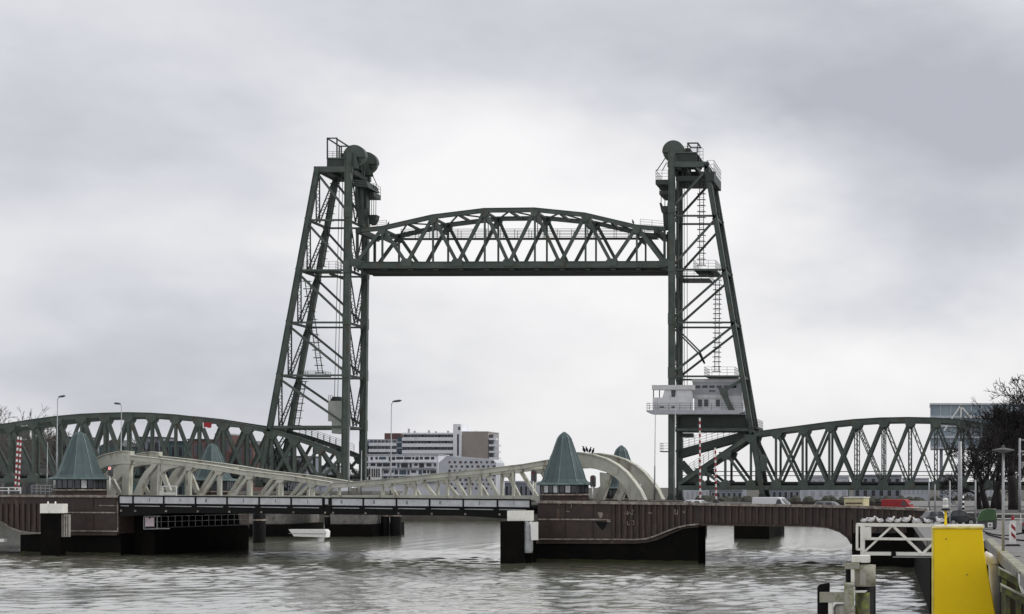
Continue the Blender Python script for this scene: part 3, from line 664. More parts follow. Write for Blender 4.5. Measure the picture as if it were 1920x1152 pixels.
# ---- stone piers of the lift bridge
def pier(label, x0, x1, o0, o1, ytop, extra=None):
    t = Thing('bridge_pier', label, 'bridge pier', at((x0 + x1) / 2, HY, DH + o0) * 1.0 + Vector((0, 0, -ZC)), 'stone piers of the lift bridge')
    a, b = at(x0, ytop, DH), at(x1, ytop, DH); z = a.z
    def poly(gx, zz): # cutwater both ends
        return [(a.x - gx, DH + o0 - gx, zz), (b.x + gx, DH + o0 - gx, zz), (b.x + gx, DH + o1 + gx, zz), (a.x - gx, DH + o1 + gx, zz)]
    t.part('shaft', MB().prism([Vector(p) for p in poly(0, 2.2)], (0, 0, z - 2.2 - .52)), 'stone')
    t.part('plinth', MB().prism([Vector(p) for p in poly(.6, -2)], (0, 0, 4.2 - .002)), 'hull')
    t.part('coping', MB().prism([Vector(p) for p in poly(.35, z - .52)], (0, 0, .5)), 'stone')
    return t
pier('weathered grey stone pier below sloping legs of the left tower', 462, 548, -3, 12, 921)
pier('weathered grey stone pier under upright legs of the left tower', 632, 706, -3, 12, 921)
pier('stone pier under upright legs of the right tower', 1225, 1300, -3, 12, 942)
pier('short stone pier below sloping foot of the right tower', 1402, 1452, -14, 12, 942)
for x, yb_, w_, lab in ((486, 1018, 11, 'thick black mooring pile before the left stone pier'), (617, 1006, 8, 'black mooring pile between the two left stone piers'), (722, 1005, 8, 'left one of the twin black piles near mid channel'), (742, 1005, 10, 'right one of the twin black piles near mid channel')):
    Y = F * ZC / (yb_ - HY); p = at(x, HY, Y); p.z = 0
    t = Thing('mooring_pile', lab, 'pile', p, 'black mooring piles in the channel'); ht = 4.4; r_ = w_ * Y / F
    t.part('shaft', MB().lathe([(r_, -2), (r_, ht), (r_ * .8, ht + .25)], p, 14, 0, True), 'black')
    t.part('band', MB().ring(p + UP * (ht - .8), r_ + .05, r_ - .05, .12, UP if False else Vector((0, .001, 1)), 14), 'rail')
# white pontoon under the left span
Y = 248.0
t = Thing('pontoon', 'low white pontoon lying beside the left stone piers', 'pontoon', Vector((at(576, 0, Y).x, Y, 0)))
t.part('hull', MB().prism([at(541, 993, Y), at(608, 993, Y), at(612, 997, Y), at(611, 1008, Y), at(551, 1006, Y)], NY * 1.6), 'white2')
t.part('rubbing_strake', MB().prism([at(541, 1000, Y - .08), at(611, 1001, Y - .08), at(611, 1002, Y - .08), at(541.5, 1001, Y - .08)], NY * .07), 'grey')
# ================================================================== BASCULE BRIDGE IN FRONT
WK = 5.6
def leaf(side):
    Lft = side < 0
    t = Thing('bascule_leaf', 'left leaf of the low cream bascule bridge, shut, with pale side panels' if Lft else 'right leaf of the low cream bascule bridge, shut, below four cormorants', 'bridge leaf',
              K(420 if Lft else 810, 966, 5), 'leaves of the bascule bridge')
    seps = [228, 254.5, 312, 371.5, 430.5, 490.5, 550.5, 610] if Lft else [625, 685.5, 747.5, 809.5, 872.5, 936.5, 998]
    def py(x): return 931 + (x - 230) * .0100      # top line of the fascia
    for a, b in zip(seps[:-1], seps[1:]):
        pn = t.part('fascia_panel', kprism([(a + 1.3, py(a)), (b - 1.3, py(b)), (b - 1.3, py(b) + 12.6), (a + 1.3, py(a) + 12.6)], -.42, -.36), 'panel')
        for xx in ((a + 18, a + 20) if int(a) % 2 else (a + 30,)):
            if xx < b - 4: t.part('drain_mark', kprism([(xx, py(a) + 3), (xx + .9, py(a) + 3), (xx + .9, py(a) + 9.5), (xx, py(a) + 9.5)], -.44, -.421), 'dgrey', pn)
    a, b = seps[0], seps[-1]
    t.part('handrail', MB().beam(K(a, py(a) - 1.1, -.4), K(b, py(b) - 1.1, -.4), .16, .2, KN), 'black')
    for s_ in seps: t.part('fascia_post', kprism([(s_ - 1.2, py(s_) - 1), (s_ + 1.2, py(s_) - 1), (s_ + 1.2, py(s_) + 16), (s_ - 1.2, py(s_) + 16)], -.5, -.34), 'black')
    bot = lambda x: py(x) + 30 + (8 * max(0, (330 - x) / 100) if Lft else 8 * max(0, (x - 880) / 120))
    xs = [a + (b - a) * k / 8 for k in range(9)]
    t.part('edge_girder', kprism([(x, py(x) + 12.8) for x in xs] + [(x, bot(x)) for x in reversed(xs)], -.30, .2), 'black')
    t.part('deck', kprism([(a, py(a) + 9), (b, py(b) + 9), (b, py(b) + 15), (a, py(a) + 15)], .22, 21.5), 'asphalt')
    t.part('edge_girder', kprism([(a, py(a) + 12.8), (b, py(b) + 12.8), (b, py(b) + 30), (a, py(a) + 30)], 21.52, 22), 'black')
    for s_ in seps:
        if a + 20 < s_ < b - 5 or True:
            t.part('floor_beam', MB().beam(K(s_, py(s_) + 23, .22), K(s_, py(s_) + 23, 21.5), 1.1, .35, UP), 'black')
            t.part('bracket_bolt', kprism([(s_ + 2, py(s_) + 25), (s_ + 5, py(s_) + 25), (s_ + 5, py(s_) + 28.5), (s_ + 2, py(s_) + 28.5)], -.42, -.302), 'rail')
    for s0, s1 in zip(seps[:-1], seps[1:]):
        t.part('service_pipe', MB().tube(K(s0 + 3, py(s0) + 17.5, -.42), K(s1 - 8, py(s1) + 17.8, -.42), .07, 6), 'grey')
    # trusses stand inboard of the footway
    PL[0] = 6.8
    if Lft:
        chord = [(616, 908.5), (540, 896.5), (453, 886.5), (395, 877), (347, 870.5), (295, 864), (240, 858)]
        nodes = [(349, 312), (406, 371), (463, 430), (521, 490), (580, 550), (634, 610)]
    else:
        chord = [(618, 911), (660, 908), (740, 901), (820, 892), (900, 884), (977, 875), (1030, 866)]
        nodes = [(722, 740), (783, 812), (844, 869), (906, 930), (968, 1003), (664, 684)]
    mat = 'cream'
    for off in (0.6, WK):
        for (x0, y0), (x1, y1) in zip(chord[:-1], chord[1:]):
            m = MB().beam(K(x0, y0, off), K(x1, y1, off), .58, .5, KN); m.beam(K(x0, y0 - 4.2, off), K(x1, y1 - 4.2, off), .07, .8, KN); m.beam(K(x0, y0 + 4.2, off), K(x1, y1 + 4.2, off), .07, .7, KN)
            t.part('top_chord', m, mat)
        t.part('bottom_chord', MB().beam(K(min(c[0] for c in chord), 932, off), K(max(c[0] for c in chord), 934, off), .5, .5, KN), mat)
        srt = sorted(chord)
        for top_x, bx in nodes:
            yt = lerp_pts(srt, top_x)
            if yt > 907: continue
            t.part('diagonal', MB().beam(K(top_x, yt + 2, off), K(bx, 933, off), .42, .34, KN), mat)
            if off > 1 or not Lft: t.part('vertical', MB().beam(K(top_x + (4 if Lft else -10), yt, off), K(top_x + (4 if Lft else -10), 934, off), .33, .3, KN), mat)
            else: t.part('vertical', MB().beam(K(top_x + 1, yt, off), K(top_x + 1, 934, off), .38, .3, KN), mat)
            t.part('gusset_plate', kprism([(top_x - 9, yt), (top_x + 9, yt), (top_x + 8, yt + 8), (top_x + 3, yt + 12), (top_x - 4, yt + 12)], off - .29, off + .29), mat)
        if Lft:
            # curved tail plate rising over the pivot and running down behind the pavilion
            o_ = [(240, 847), (225, 846), (208, 848.5), (190, 853.5), (172, 861.5), (154, 874), (138, 891), (126, 912), (120, 932)]
            i_ = [(150, 932), (156, 915), (166, 898), (180, 882.5), (196, 874.5), (210, 871), (225, 869.5), (240, 869.5)]
            t.part('tail_plate', kprism(o_ + i_, off - .25, off + .25), mat)
            m = MB()
            for (p, q) in zip(o_[:-1], o_[1:]): m.beam(K(p[0], p[1], off), K(q[0], q[1], off), .12, .85, KN)
            for (p, q) in zip(i_[:-1], i_[1:]): m.beam(K(p[0], p[1], off), K(q[0], q[1], off), .12, .85, KN)
            t.part('tail_flange', m, mat)
            t.part('pivot_post', kprism([(227, 869), (240, 869), (238, 933), (225, 933)], off - .35, off + .35), mat)
            m = MB()
            for o2 in ((286, 868, 262, 893, 246, 932), ):
                m.prism([K(282, 870, off - .3), K(292, 870, off - .3), K(274, 893, off - .3), K(257, 932, off - .3), K(244, 932, off - .3), K(258, 900, off - .3), K(268, 884, off - .3)], KN * .6)
            t.part('curved_strut', m, mat)
            t.part('vertical', MB().beam(K(293, 870, off), K(293, 933, off), .4, .3, KN), mat); t.part('diagonal', MB().beam(K(297, 884, off), K(313, 924, off), .62, .34, KN), mat)
            t.part('curved_knee', kprism([(298, 866), (345, 872), (330, 876), (315, 879), (305, 884), (298, 890)], off - .27, off + .27), mat)
            t.part('tail_rib', MB().beam(K(239, 846, off), K(239, 870, off), .5, .7, KN), mat)
            t.part('far_tail_strut', MB().beam(K(205, 900, off), K(222, 933, off), .5, .3, KN), mat)
        else:
            o_ = [(1030, 857), (1060, 849), (1085, 849), (1110, 853), (1135, 861), (1155, 872), (1172, 886), (1186, 903), (1198, 920), (1206, 938)]
            i_ = [(1180, 938), (1174, 921), (1166, 908), (1153, 895), (1136, 885), (1116, 879), (1096, 876), (1075, 876), (1030, 878)]
            t.part('tail_plate', kprism(o_ + i_, off - .25, off + .25), mat)
            m = MB()
            for (p, q) in zip(o_[:-1], o_[1:]): m.beam(K(p[0], p[1], off), K(q[0], q[1], off), .14, .9, KN)
            for (p, q) in zip(i_[:-1], i_[1:]): m.beam(K(p[0], p[1], off), K(q[0], q[1], off), .12, .85, KN)
            t.part('tail_flange', m, mat)
            t.part('pivot_post', kprism([(1122, 886), (1142, 890), (1139, 905), (1128, 938), (1110, 938), (1123, 912)], off - .3, off + .3), mat)
            t.part('tail_strut', MB().beam(K(1170, 912, off), K(1156, 938, off), .55, .4, KN).beam(K(1170, 915, off), K(1180, 938, off), .45, .4, KN), mat)
            t.part('diagonal', MB().beam(K(1020, 870, off), K(1048, 936, off), .55, .34, KN), mat); t.part('vertical', MB().beam(K(1030, 868, off), K(1030, 936, off), .5, .34, KN), mat)
    for (x0, y0) in chord[1:-1:2]: t.part('cross_strut', MB().beam(K(x0, y0 + 1, .9), K(x0, y0 + 1, WK - .3), .3, .25, KU), mat) if y0 < 880 else None
    PL[0] = 0.0
leaf(-1); leaf(1)
t = Thing('locking_joint', 'dark steel joint where the two bridge leaves meet', 'bridge joint', K(617, 960, 0))
t.part('joint_cover', kprism([(611.5, 933), (623.5, 933), (623.5, 947), (611.5, 947)], -.48, -.3), 'black'); t.part('joint_plate', kprism([(614.5, 935.5), (620.5, 935.5), (620.5, 946), (614.5, 946)], -.52, -.49), 'panel')
t.part('joint_girder', kprism([(611, 948), (624, 948), (624, 964), (611, 964)], -.3, 21), 'black')

# ---- piers and approaches
def ribs(t, xs, y0f, y1f, o, mat='brown2', w=3.6, d=.18):
    for x in xs: t.part('rib', kprism([(x, y0f(x)), (x + w, y0f(x)), (x + w, y1f(x)), (x, y1f(x))], o - d, o - .002), mat)
def edge(t, pts, o, name='edge_strip', w=.16, mat='rail', d=.16):
    m = MB()
    for p, q in zip(pts[:-1], pts[1:]): m.beam(K(p[0], p[1], o), K(q[0], q[1], o), w, d, KN)
    t.part(name, m, mat)
# right pier
t = Thing('bascule_pier', 'brown rusty ribbed pier with curved black base beneath the right pavilion', 'bridge pier', K(1150, 1060, 8), 'piers of the bascule bridge')
curve = [(1190, 1012), (1212, 1010.5), (1230, 1005), (1250, 997), (1270, 989.5), (1290, 985), (1312, 983)]
def cy(x): return lerp_pts([(900, 1012)] + curve + [(1500, 983)], x)
t.part('steel_casing', kprism([(1008, 940), (1312, 944), (1312, 983)] + list(reversed(curve))[1:] + [(1008, 1012)], 0, 2.6), 'brown')
t.part('rear_casing', kprism([(1008, 941), (1150, 942), (1150, 1012), (1008, 1012)], 2.62, 23.8), 'brown')
t.part('rear_deck', kprism([(1150.3, 944), (1312, 946), (1312, 952), (1150.3, 950)], 2.62, 23.8), 'asphalt')
t.part('base', kprism([(1000, 1020), (1190, 1020), (1212, 1018), (1232, 1013), (1255, 1003), (1280, 992), (1307, 989), (1307, 1085), (1000, 1085)], .35, 2.4), 'hull')
t.part('rear_base', kprism([(1000, 1014), (1150, 1014), (1150, 1085), (1000, 1085)], 2.42, 23), 'hull')
t.part('base_lip', kprism([(1004, 1013), (1190, 1013.2), (1212, 1011.7), (1232, 1006), (1255, 998), (1280, 989), (1309, 984.5), (1309, 988.8), (1280, 991.8), (1255, 1002.6), (1232, 1012.8), (1212, 1017.8), (1190, 1019.8), (1004, 1019.8)], .12, 2.3), 'brown')
ribs(t, [1150 + 11.2 * k for k in range(14)], lambda x: 945, lambda x: cy(x + 2) - 1.2, 0)
t.part('panel_seam', kprism([(1147, 944), (1149, 944), (1149, 1011), (1147, 1011)], -.14, -.003), 'brown')
for xs_ in ((1010, 1060), (1062, 1112), (1114, 1146)):
    for ya, yb_ in ((944.5, 971), (976, 1009)):
        t.part('cladding_plate', kprism([(xs_[0], ya), (xs_[1], ya), (xs_[1], yb_), (xs_[0], yb_)], -.07, -.003), 'brown')
edge(t, [(1010, 974), (1146, 974.5)], -.1); edge(t, [(1010, 1011), (1150, 1011.5), (1190, 1012)] + curve[1:], -.12)
edge(t, [(1008, 941.2), (1312, 945)], -.2, 'coping', .32, 'rail', .4)
g = MB()
for pts in ([(1171, 963), (1177, 963)], [(1178, 958), (1178, 966), (1182, 960), (1186, 966)], [(1186, 957), (1190, 957), (1186, 965), (1191, 965)], [(1178, 978), (1178, 984), (1183, 984)], [(1186, 977), (1190, 977), (1190, 984), (1186, 984)],
            [(1267, 955), (1267, 964), (1272, 964), (1272, 956)], [(1282, 959), (1285, 964), (1285, 958)], [(1216, 963), (1221, 961), (1224, 964)], [(1064, 959), (1070, 960)], [(1073, 944), (1073, 952)], [(1050, 945), (1050, 949)]):
    for p, q in zip(pts[:-1], pts[1:]): g.beam(K(p[0], p[1], -.2), K(q[0], q[1], -.2), .07, .03, KN)
t.part('graffiti', g, 'rail')
t.part('patch', kprism([(1121, 961), (1131, 961), (1131, 967), (1128, 972), (1124, 972)], -.1, -.075), 'rail'); t.part('patch', kprism([(1138, 974), (1146, 974), (1146, 979), (1139, 979)], -.1, -.075), 'rail'); t.part('rust_hole', kprism([(1116, 978), (1140, 979), (1136, 988), (1130, 995), (1122, 986)], -.09, -.075), 'black')
# right approach girder
t = Thing('approach_viaduct', 'long brown ribbed girder of the road approach carrying parked vehicles', 'viaduct', K(1460, 1000, 8))
def ay(x): return lerp_pts([(1312, 944.5), (1580, 948.5), (1740, 955), (1900, 963), (2100, 975)], x)
bt_ = [(1312, 984), (1480, 986), (1530, 987), (1555, 990), (1575, 997), (1590, 1008), (1597, 1020)]
t.part('girder', kprism([(1312.4, ay(1312)), (1597, ay(1597))] + list(reversed(bt_)), .02, .5), 'brown')
t.part('girder', kprism([(1312.4, ay(1312)), (1597, ay(1597))] + list(reversed(bt_)), 23.5, 24), 'brown')
ribs(t, [1318 + 12.6 * k for k in range(22)], lambda x: ay(x) + 4, lambda x: lerp_pts(bt_, x) - 3, .02, 'brown2', 3.4, .16)
edge(t, [(1312, ay(1312) + 1), (1600, ay(1600) + 1), (1740, ay(1740) + 1)], -.15, 'coping', .3, 'rail', .45)
edge(t, bt_, -.02, 'bottom_flange', .18, 'brown', .3)
t.part('deck', kprism([(1312, ay(1312) + 20), (1597, ay(1597) + 18), (1597, ay(1597) + 26), (1312, ay(1312) + 28)], .52, 23.48), 'asphalt')
t.part('abutment', kprism([(1597.3, ay(1597) + 17.9), (1744, ay(1744) + 8.9), (1744, 1085), (1597.3, 1085)], 0, 24), 'hull')
t.part('abutment_parapet', kprism([(1597.3, ay(1597)), (1744, ay(1744)), (1744, ay(1744) + 20), (1597.3, ay(1597) + 26)], -.02, .35), 'brown')
t.part('abutment_cladding', kprism([(1600, ay(1600) + 3), (1700, ay(1700) + 3), (1700, 1000), (1600, 1000)], -.1, -.025), 'brown')
ribs(t, [1604 + 12.6 * k for k in range(8)], lambda x: ay(x) + 5, lambda x: 998, -.1, 'brown2', 3.4, .14)
t.part('parapet', kprism([(1700, 951), (1742, 953), (1742, 957), (1700, 955)], -.3, -.1), 'white')
t.part('ramp', kprism([(1744.5, ay(1744) + 6), (1900, ay(1900) + 1), (1900, 1005), (1744.5, 1000)], .3, 24), 'asphalt')
# left pier
t = Thing('bascule_pier', 'brown pier with smooth panels and black base beneath the left pavilion', 'bridge pier', K(130, 1045, 8), 'piers of the bascule bridge')
t.part('steel_casing', kprism([(100, 931), (223, 931.5), (223, 1001), (100, 1001)], 0, 24), 'brown')
t.part('base', kprism([(34, 1003), (222.5, 1002), (222.5, 1085), (34, 1085)], .35, 24), 'hull')
for xs_ in ((132, 176), (178, 218)):
    for ya, yb_ in ((935, 958), (963, 995)): t.part('cladding_plate', kprism([(xs_[0], ya), (xs_[1], ya), (xs_[1], yb_), (xs_[0], yb_)], -.07, -.003), 'brown')
edge(t, [(118, 961), (218, 961.5)], -.1); edge(t, [(132, 995.5), (222, 996.5)], -.1); edge(t, [(222, 940), (222, 997)], -.1, 'edge_strip', .12)
edge(t, [(188, 948), (222, 948.5)], -.12, 'edge_strip', .12)
t.part('fender_frame', kprism([(132, 999), (220, 999), (220, 1004), (132, 1004)], -.12, .3), 'brown')
edge(t, [(-300, 928.5), (225, 931)], -.2, 'coping', .3, 'rail', .4)
# left approach girder
t = Thing('approach_viaduct', 'brown ribbed girder of the road approach at the left edge', 'viaduct', K(-60, 1000, 8))
bl = [(-300, 975), (-10, 975), (6, 980), (22, 990), (38, 996), (60, 999), (99.7, 1000)]
t.part('girder', kprism([(-300, 928.6), (99.7, 930.8)] + list(reversed(bl)), .02, .5), 'brown'); t.part('girder', kprism([(-300, 928.6), (99.7, 930.8)] + list(reversed(bl)), 23.5, 24), 'brown')
ribs(t, [-250 + 10.5 * k for k in range(33)], lambda x: 945, lambda x: lerp_pts(bl, x) - 2, .02, 'brown2', 3.4, .16)
edge(t, bl, -.04, 'bottom_flange', .16, 'rail', .2)
t.part('deck', kprism([(-300, 938), (99.7, 940), (99.7, 946), (-300, 944)], .52, 23.48), 'asphalt')
t.part('bright_water_strip', kprism([(-100, 1010), (17, 1010.5), (17, 1016), (-100, 1016)], -.8, -.3), 'white2')  # white strip standing in for bright water seen under the arch
t.part('water_strip_post', kprism([(-40, 1016.2), (-34, 1016.2), (-34, 1085), (-40, 1085)], -.7, -.35), 'black')  # post below the strip that stands in for bright water
# black plinths below the leaves
t = Thing('counterweight_pit', 'black steel pit below the left bridge leaf with small sign', 'pit', K(330, 1045, 9))
t.part('wall', kprism([(223.3, 960), (240, 964), (244, 992), (262, 992.5), (262, 1085), (223.3, 1085)], 2.5, 20), 'hull')
t.part('ledge', kprism([(246, 990), (263, 990.2), (263, 991.9), (246, 991.7)], 2.2, 20), 'dgrey')
t.part('railing', railing([K(246, 990, 2.4), K(262.4, 990, 2.4), K(262.4, 990, 19.5)], 1.4, 1.2, .04, 2), 'grey')
t = Thing('channel_sign', 'square pinkish white sign with dark notch below left bridge leaf', 'sign', K(264, 992, 1.6))
t.part('frame', MB().beam(K(251, 969, 1.7), K(251, 993, 1.7), .12, .1, KN).beam(K(251, 969, 1.7), K(282, 968.5, 1.7), .12, .1, KN).beam(K(276, 969, 1.7), K(276, 992, 1.7), .1, .1, KN).beam(K(251, 993, 1.7), K(300, 992, 1.7), .1, .1, KN), 'grey')
t.part('board', kprism([(255.5, 971), (262, 971), (264, 975), (266, 971), (272, 971), (272, 988), (255.5, 988)], 1.5, 1.58), 'pink')

for x0, x1, o_, lab in ((1000, 1307, .3, 'green algae line along foot of the right pier'), (34, 222.5, .3, 'green algae line along foot of the left pier')):
    a, b = K(x0, HY, o_), K(x1, HY, o_); a.z = b.z = -.5
    t = Thing('algae_band', lab, 'algae', a.lerp(b, .5)); n_ = 26
    pts = [a.lerp(b, k / n_) + UP * (.82 + .07 * math.sin(k * 1.7) * math.sin(k * .6 + 1)) for k in range(n_ + 1)]
    t.part('band', MB().prism([a] + pts + [b], KN * .045), 'moss2')
# ---- copper-roofed pavilions
def pavilion(label, apex, x, ya, ye, yw, Y, half, rot, shape, wins):
    c = at(x, HY, Y); m = Y / F; z = lambda y: ZC - (y - HY) * m
    base = Vector((c.x, c.y, z(yw)))
    t = Thing('copper_pavilion', label, 'pavilion', base, 'copper-roofed pavilions on the piers')
    prof = [(half * m * r, z(ye) + (z(ya) - z(ye)) * h) for r, h in shape]
    cc = Vector((c.x, c.y, 0)); cs = math.cos(math.pi / 8)
    rf = t.part('roof', MB().lathe(prof, cc, 8, rot), 'copper')
    for j in range(8):
        an = rot + j * math.pi / 4; mm = MB(); e_ = Vector((math.cos(an), math.sin(an), 0))
        for (r0, z0), (r1, z1) in zip(prof[:-1], prof[1:]): mm.beam(cc + e_ * r0 + UP * z0, cc + e_ * r1 + UP * z1, .09, .09, e_.cross(UP))
        t.part('hip_seam', mm, 'copper2', rf)
    # standing seams midway on each face
    for j in range(8):
        a0 = rot + j * math.pi / 4
        for fr in (.5,):
            mm = MB(); pts = []
            for r0, z0 in prof[:-2]:
                p0 = Vector((math.cos(a0), math.sin(a0), 0)) * r0; p1 = Vector((math.cos(a0 + math.pi / 4), math.sin(a0 + math.pi / 4), 0)) * r0
                pts.append(cc + p0.lerp(p1, fr) + UP * z0)
            e_ = Vector((math.cos(a0 + math.pi / 8), math.sin(a0 + math.pi / 8), 0)).cross(UP)
            for p, q in zip(pts[:-1], pts[1:]): mm.beam(p, q, .045, .045, e_)
            t.part('standing_seam', mm, 'copper', rf)
    t.part('finial', MB().lathe([(.32, z(ya) - .35), (.36, z(ya) - .1), (.12, z(ya) + .12)], cc, 8, rot), 'copper', rf)
    t.part('eave', MB().lathe([(half * m * .97, z(ye) - .26), (half * m * 1.02, z(ye) - .2), (half * m * 1.02, z(ye) - .05), (half * m * .99, z(ye) - .005)], cc, 8, rot), 'copper2', rf)
    rw = half * m * .87
    t.part('wall', MB().lathe([(rw, z(yw) + .26), (rw, z(ye) - .2)], cc, 8, rot), 'black')
    t.part('base_ring', MB().lathe([(rw * 1.04, z(yw) - .9), (rw * 1.04, z(yw) + .05), (rw * 1.0, z(yw) + .06)], cc, 8, rot), 'brown')
    t.part('sill', MB().lathe([(rw * 1.09, z(yw) + .07), (rw * 1.09, z(yw) + .2), (rw * 1.02, z(yw) + .25)], cc, 8, rot), 'rail')
    for j in range(8):                      # windows and mullions on each face
        a0 = rot + (j + .5) * math.pi / 4; e_ = Vector((math.cos(a0), math.sin(a0), 0)); tn = e_.cross(UP); c0 = cc + e_ * (rw * cs)
        z0, z1 = z(yw) + .4, z(ye) - .32
        for k in (-1, 0, 1):
            p = c0 + tn * (k * rw * .235)
            lit = (j, k) in wins
            wd = .27 * rw * .36
            t.part('window', MB().hexa([p - tn * wd + UP * z0 - e_ * .05, p - tn * wd + UP * z0 + e_ * .03, p + tn * wd + UP * z0 + e_ * .03, p + tn * wd + UP * z0 - e_ * .05, p - tn * wd + UP * z1 - e_ * .05, p - tn * wd + UP * z1 + e_ * .03, p + tn * wd + UP * z1 + e_ * .03, p + tn * wd + UP * z1 - e_ * .05]), 'litglass' if lit else 'glass')
        pp = cc + Vector((math.cos(rot + j * math.pi / 4), math.sin(rot + j * math.pi / 4), 0)) * rw
        t.part('corner_post', MB().beam(pp + UP * (z(yw) + .26), pp + UP * (z(ye) - .2), .16, .16), 'dgrey')
bell = [(.985, 0), (.86, .022), (.79, .075), (.70, .24), (.56, .44), (.43, .61), (.335, .76), (.25, .89), (.17, .95), (.06, 1.0)]
flat = [(.985, 0), (.84, .022), (.765, .07), (.62, .29), (.47, .56), (.335, .78), (.225, .93), (.15, .975), (.05, 1.0)]
pavilion('verdigris copper pavilion with pointed bell roof nearest the centre, on the right pier', 0, 1058, 812, 906, 930, Kd(1058, 3.4), 51, R(-90), bell, {(7, -1), (7, 1), (0, 0)})
pavilion('verdigris copper pavilion with blunt top standing on the left pier', 0, 149, 811, 896, 921, Kd(149, 3.4), 51, R(-73), flat, {(0, 0)})
pavilion('copper pavilion roof on far side of the road, behind the left leaf', 0, 398, 833, 899, 924, Kd(398, 20), 42, R(-67.5), flat, set())
pavilion('copper pavilion on far side of the road, behind the right arch', 0, 1165, 837, 914, 938, Kd(1165, 20), 43, R(-90), bell, set())

# ---- dolphins beside the bascule piers
Y = kdep(960) - 5; t = Thing('fender_dolphin', 'black block dolphin with cream cap in front of the right pier', 'dolphin', Vector((at(967, 0, Y).x, Y, 0)))
t.part('cap', MB().prism([at(951, 958, Y), at(995, 958, Y), at(995, 977, Y), at(951, 977, Y)], NY * 1.4), 'white')
t.part('block', MB().prism([at(938, 978, Y - .3), at(982, 978, Y - .3), at(982, 1085, Y - .3), at(938, 1085, Y - .3)], NY * 1.8), 'hull')
t.part('round_fender', MB().lathe([(.55, 1.2), (.6, 1.6), (.6, 4.2), (.5, 4.9)], Vector((at(987.5, 0, Y).x, Y + .5, 0)), 14, 0, True), 'grey')
t.part('backing', MB().prism([at(982.3, 978, Y + .9), at(997, 978, Y + .9), at(997, 1085, Y + .9), at(982.3, 1085, Y + .9)], NY * 2), 'hull')
t.part('white_board', MB().prism([at(994.5, 979, Y - .2), at(1008, 979, Y - .2), at(1008, 1013, Y - .2), at(996, 1013, Y - .2)], NY * .3), 'white2')
Y = kdep(95) - 5; t = Thing('fender_dolphin', 'black post dolphin with white cap box in front of the left pier', 'dolphin', Vector((at(95, 0, Y).x, Y, 0)))
t.part('cap', MB().prism([at(75, 945, Y), at(117, 945, Y), at(117, 962.5, Y), at(75, 962.5, Y)], NY * 1.2), 'white')
t.part('post', MB().prism([at(76, 963, Y + .1), at(111, 963, Y + .1), at(111, 1085, Y + .1), at(76, 1085, Y + .1)], NY * 1.4), 'hull')
for x in (90, 104): t.part('cap_stud', MB().lathe([(.1, 0), (.1, .22), (.05, .3)], at(x, 945, Y + 1), 8), 'white')
for k in range(5): t.part('fender_slat', MB().prism([at(110.5 + k * 4.4, 965, Y + .6), at(112.8 + k * 4.4, 965, Y + .6), at(112.8 + k * 4.4, 1007, Y + .6), at(110.5 + k * 4.4, 1007, Y + .6)], NY * .25), 'conc')

# ---- barriers, signals, lamps on the bascule bridge
def boom(label, x0, y0, x1, y1, off, segs, red_from=0):
    p, q = KP(x0, y0, off), KP(x1, y1, off)
    t = Thing('barrier_boom', label, 'barrier', p, 'raised road barriers')
    t.part('boom', MB().beam(p, q, .17, .12, KN), 'white2')
    for k in range(segs):
        if k % 2 == 0 and k >= red_from: a, b = p.lerp(q, k / segs), p.lerp(q, (k + 1) / segs); t.part('stripe', MB().beam(a, b, .19, .14, KN), 'redp')
    t.part('stand', MB().prism([p + KU * -.3 + UP * -1.3 - KN * .3, p + KU * .3 + UP * -1.3 - KN * .3, p + KU * .3 + UP * .3 - KN * .3, p - KU * .3 + UP * .3 - KN * .3], KN * .6), 'dgrey')
    t.part('counter_arm', MB().beam(p, p - (q - p).normalized() * 1.0, .3, .3, KN), 'dgrey')
boom('left one of two red white raised booms at the far left', 28, 924, 34, 819, 3, 20)
boom('right one of two red white raised booms at the far left', 34.5, 926, 39, 820, 4.2, 20)
boom('tall red and white raised boom in front of the right tower', 1313, 940, 1312, 784, 10, 26)
boom('shorter red white raised boom right of the tall one', 1343, 942, 1341, 840, 11, 18)
def signal(label, x, y, off, yb, lit, turn=0):
    p = KP(x, y, off); b = KP(x, yb, off)
    t = Thing('traffic_signal', label, 'traffic light', b, 'traffic lights on the bascule bridge')
    t.part('pole', MB().tube(b, p - UP * .5, .07, 8), 'white2')
    hs = MB().prism([p + KU * (.33 * math.cos(a)) + UP * (.33 * math.sin(a) + (.42 if math.sin(a) > 0 else -.42)) for a in [2 * math.pi * (k + .5) / 12 for k in range(12)]], KN * .25)
    t.part('backboard', hs, 'dgrey')
    t.part('rim', MB().ring(p + UP * .38 - KN * .02, .23, .17, .04, KN, 16), 'white2' if lit else 'dgrey')
    t.part('lens', MB().disc(p + UP * .38 - KN * .03, .15, .04, KN, 16), 'lamp_red' if lit else 'lens_dark'); t.part('lens', MB().disc(p - UP * .05 - KN * .03, .14, .04, KN, 16), 'glass'); t.part('lens', MB().disc(p - UP * .45 - KN * .03, .14, .04, KN, 16), 'glass')
signal('lit red traffic light beside the left pavilion', 206, 884, .5, 918, True)
signal('dark red-tinted traffic light just left of the right pavilion', 1000, 893, .2, 934, False)
signal('black traffic light just right of the right pavilion', 1111, 903, 3, 934, False)
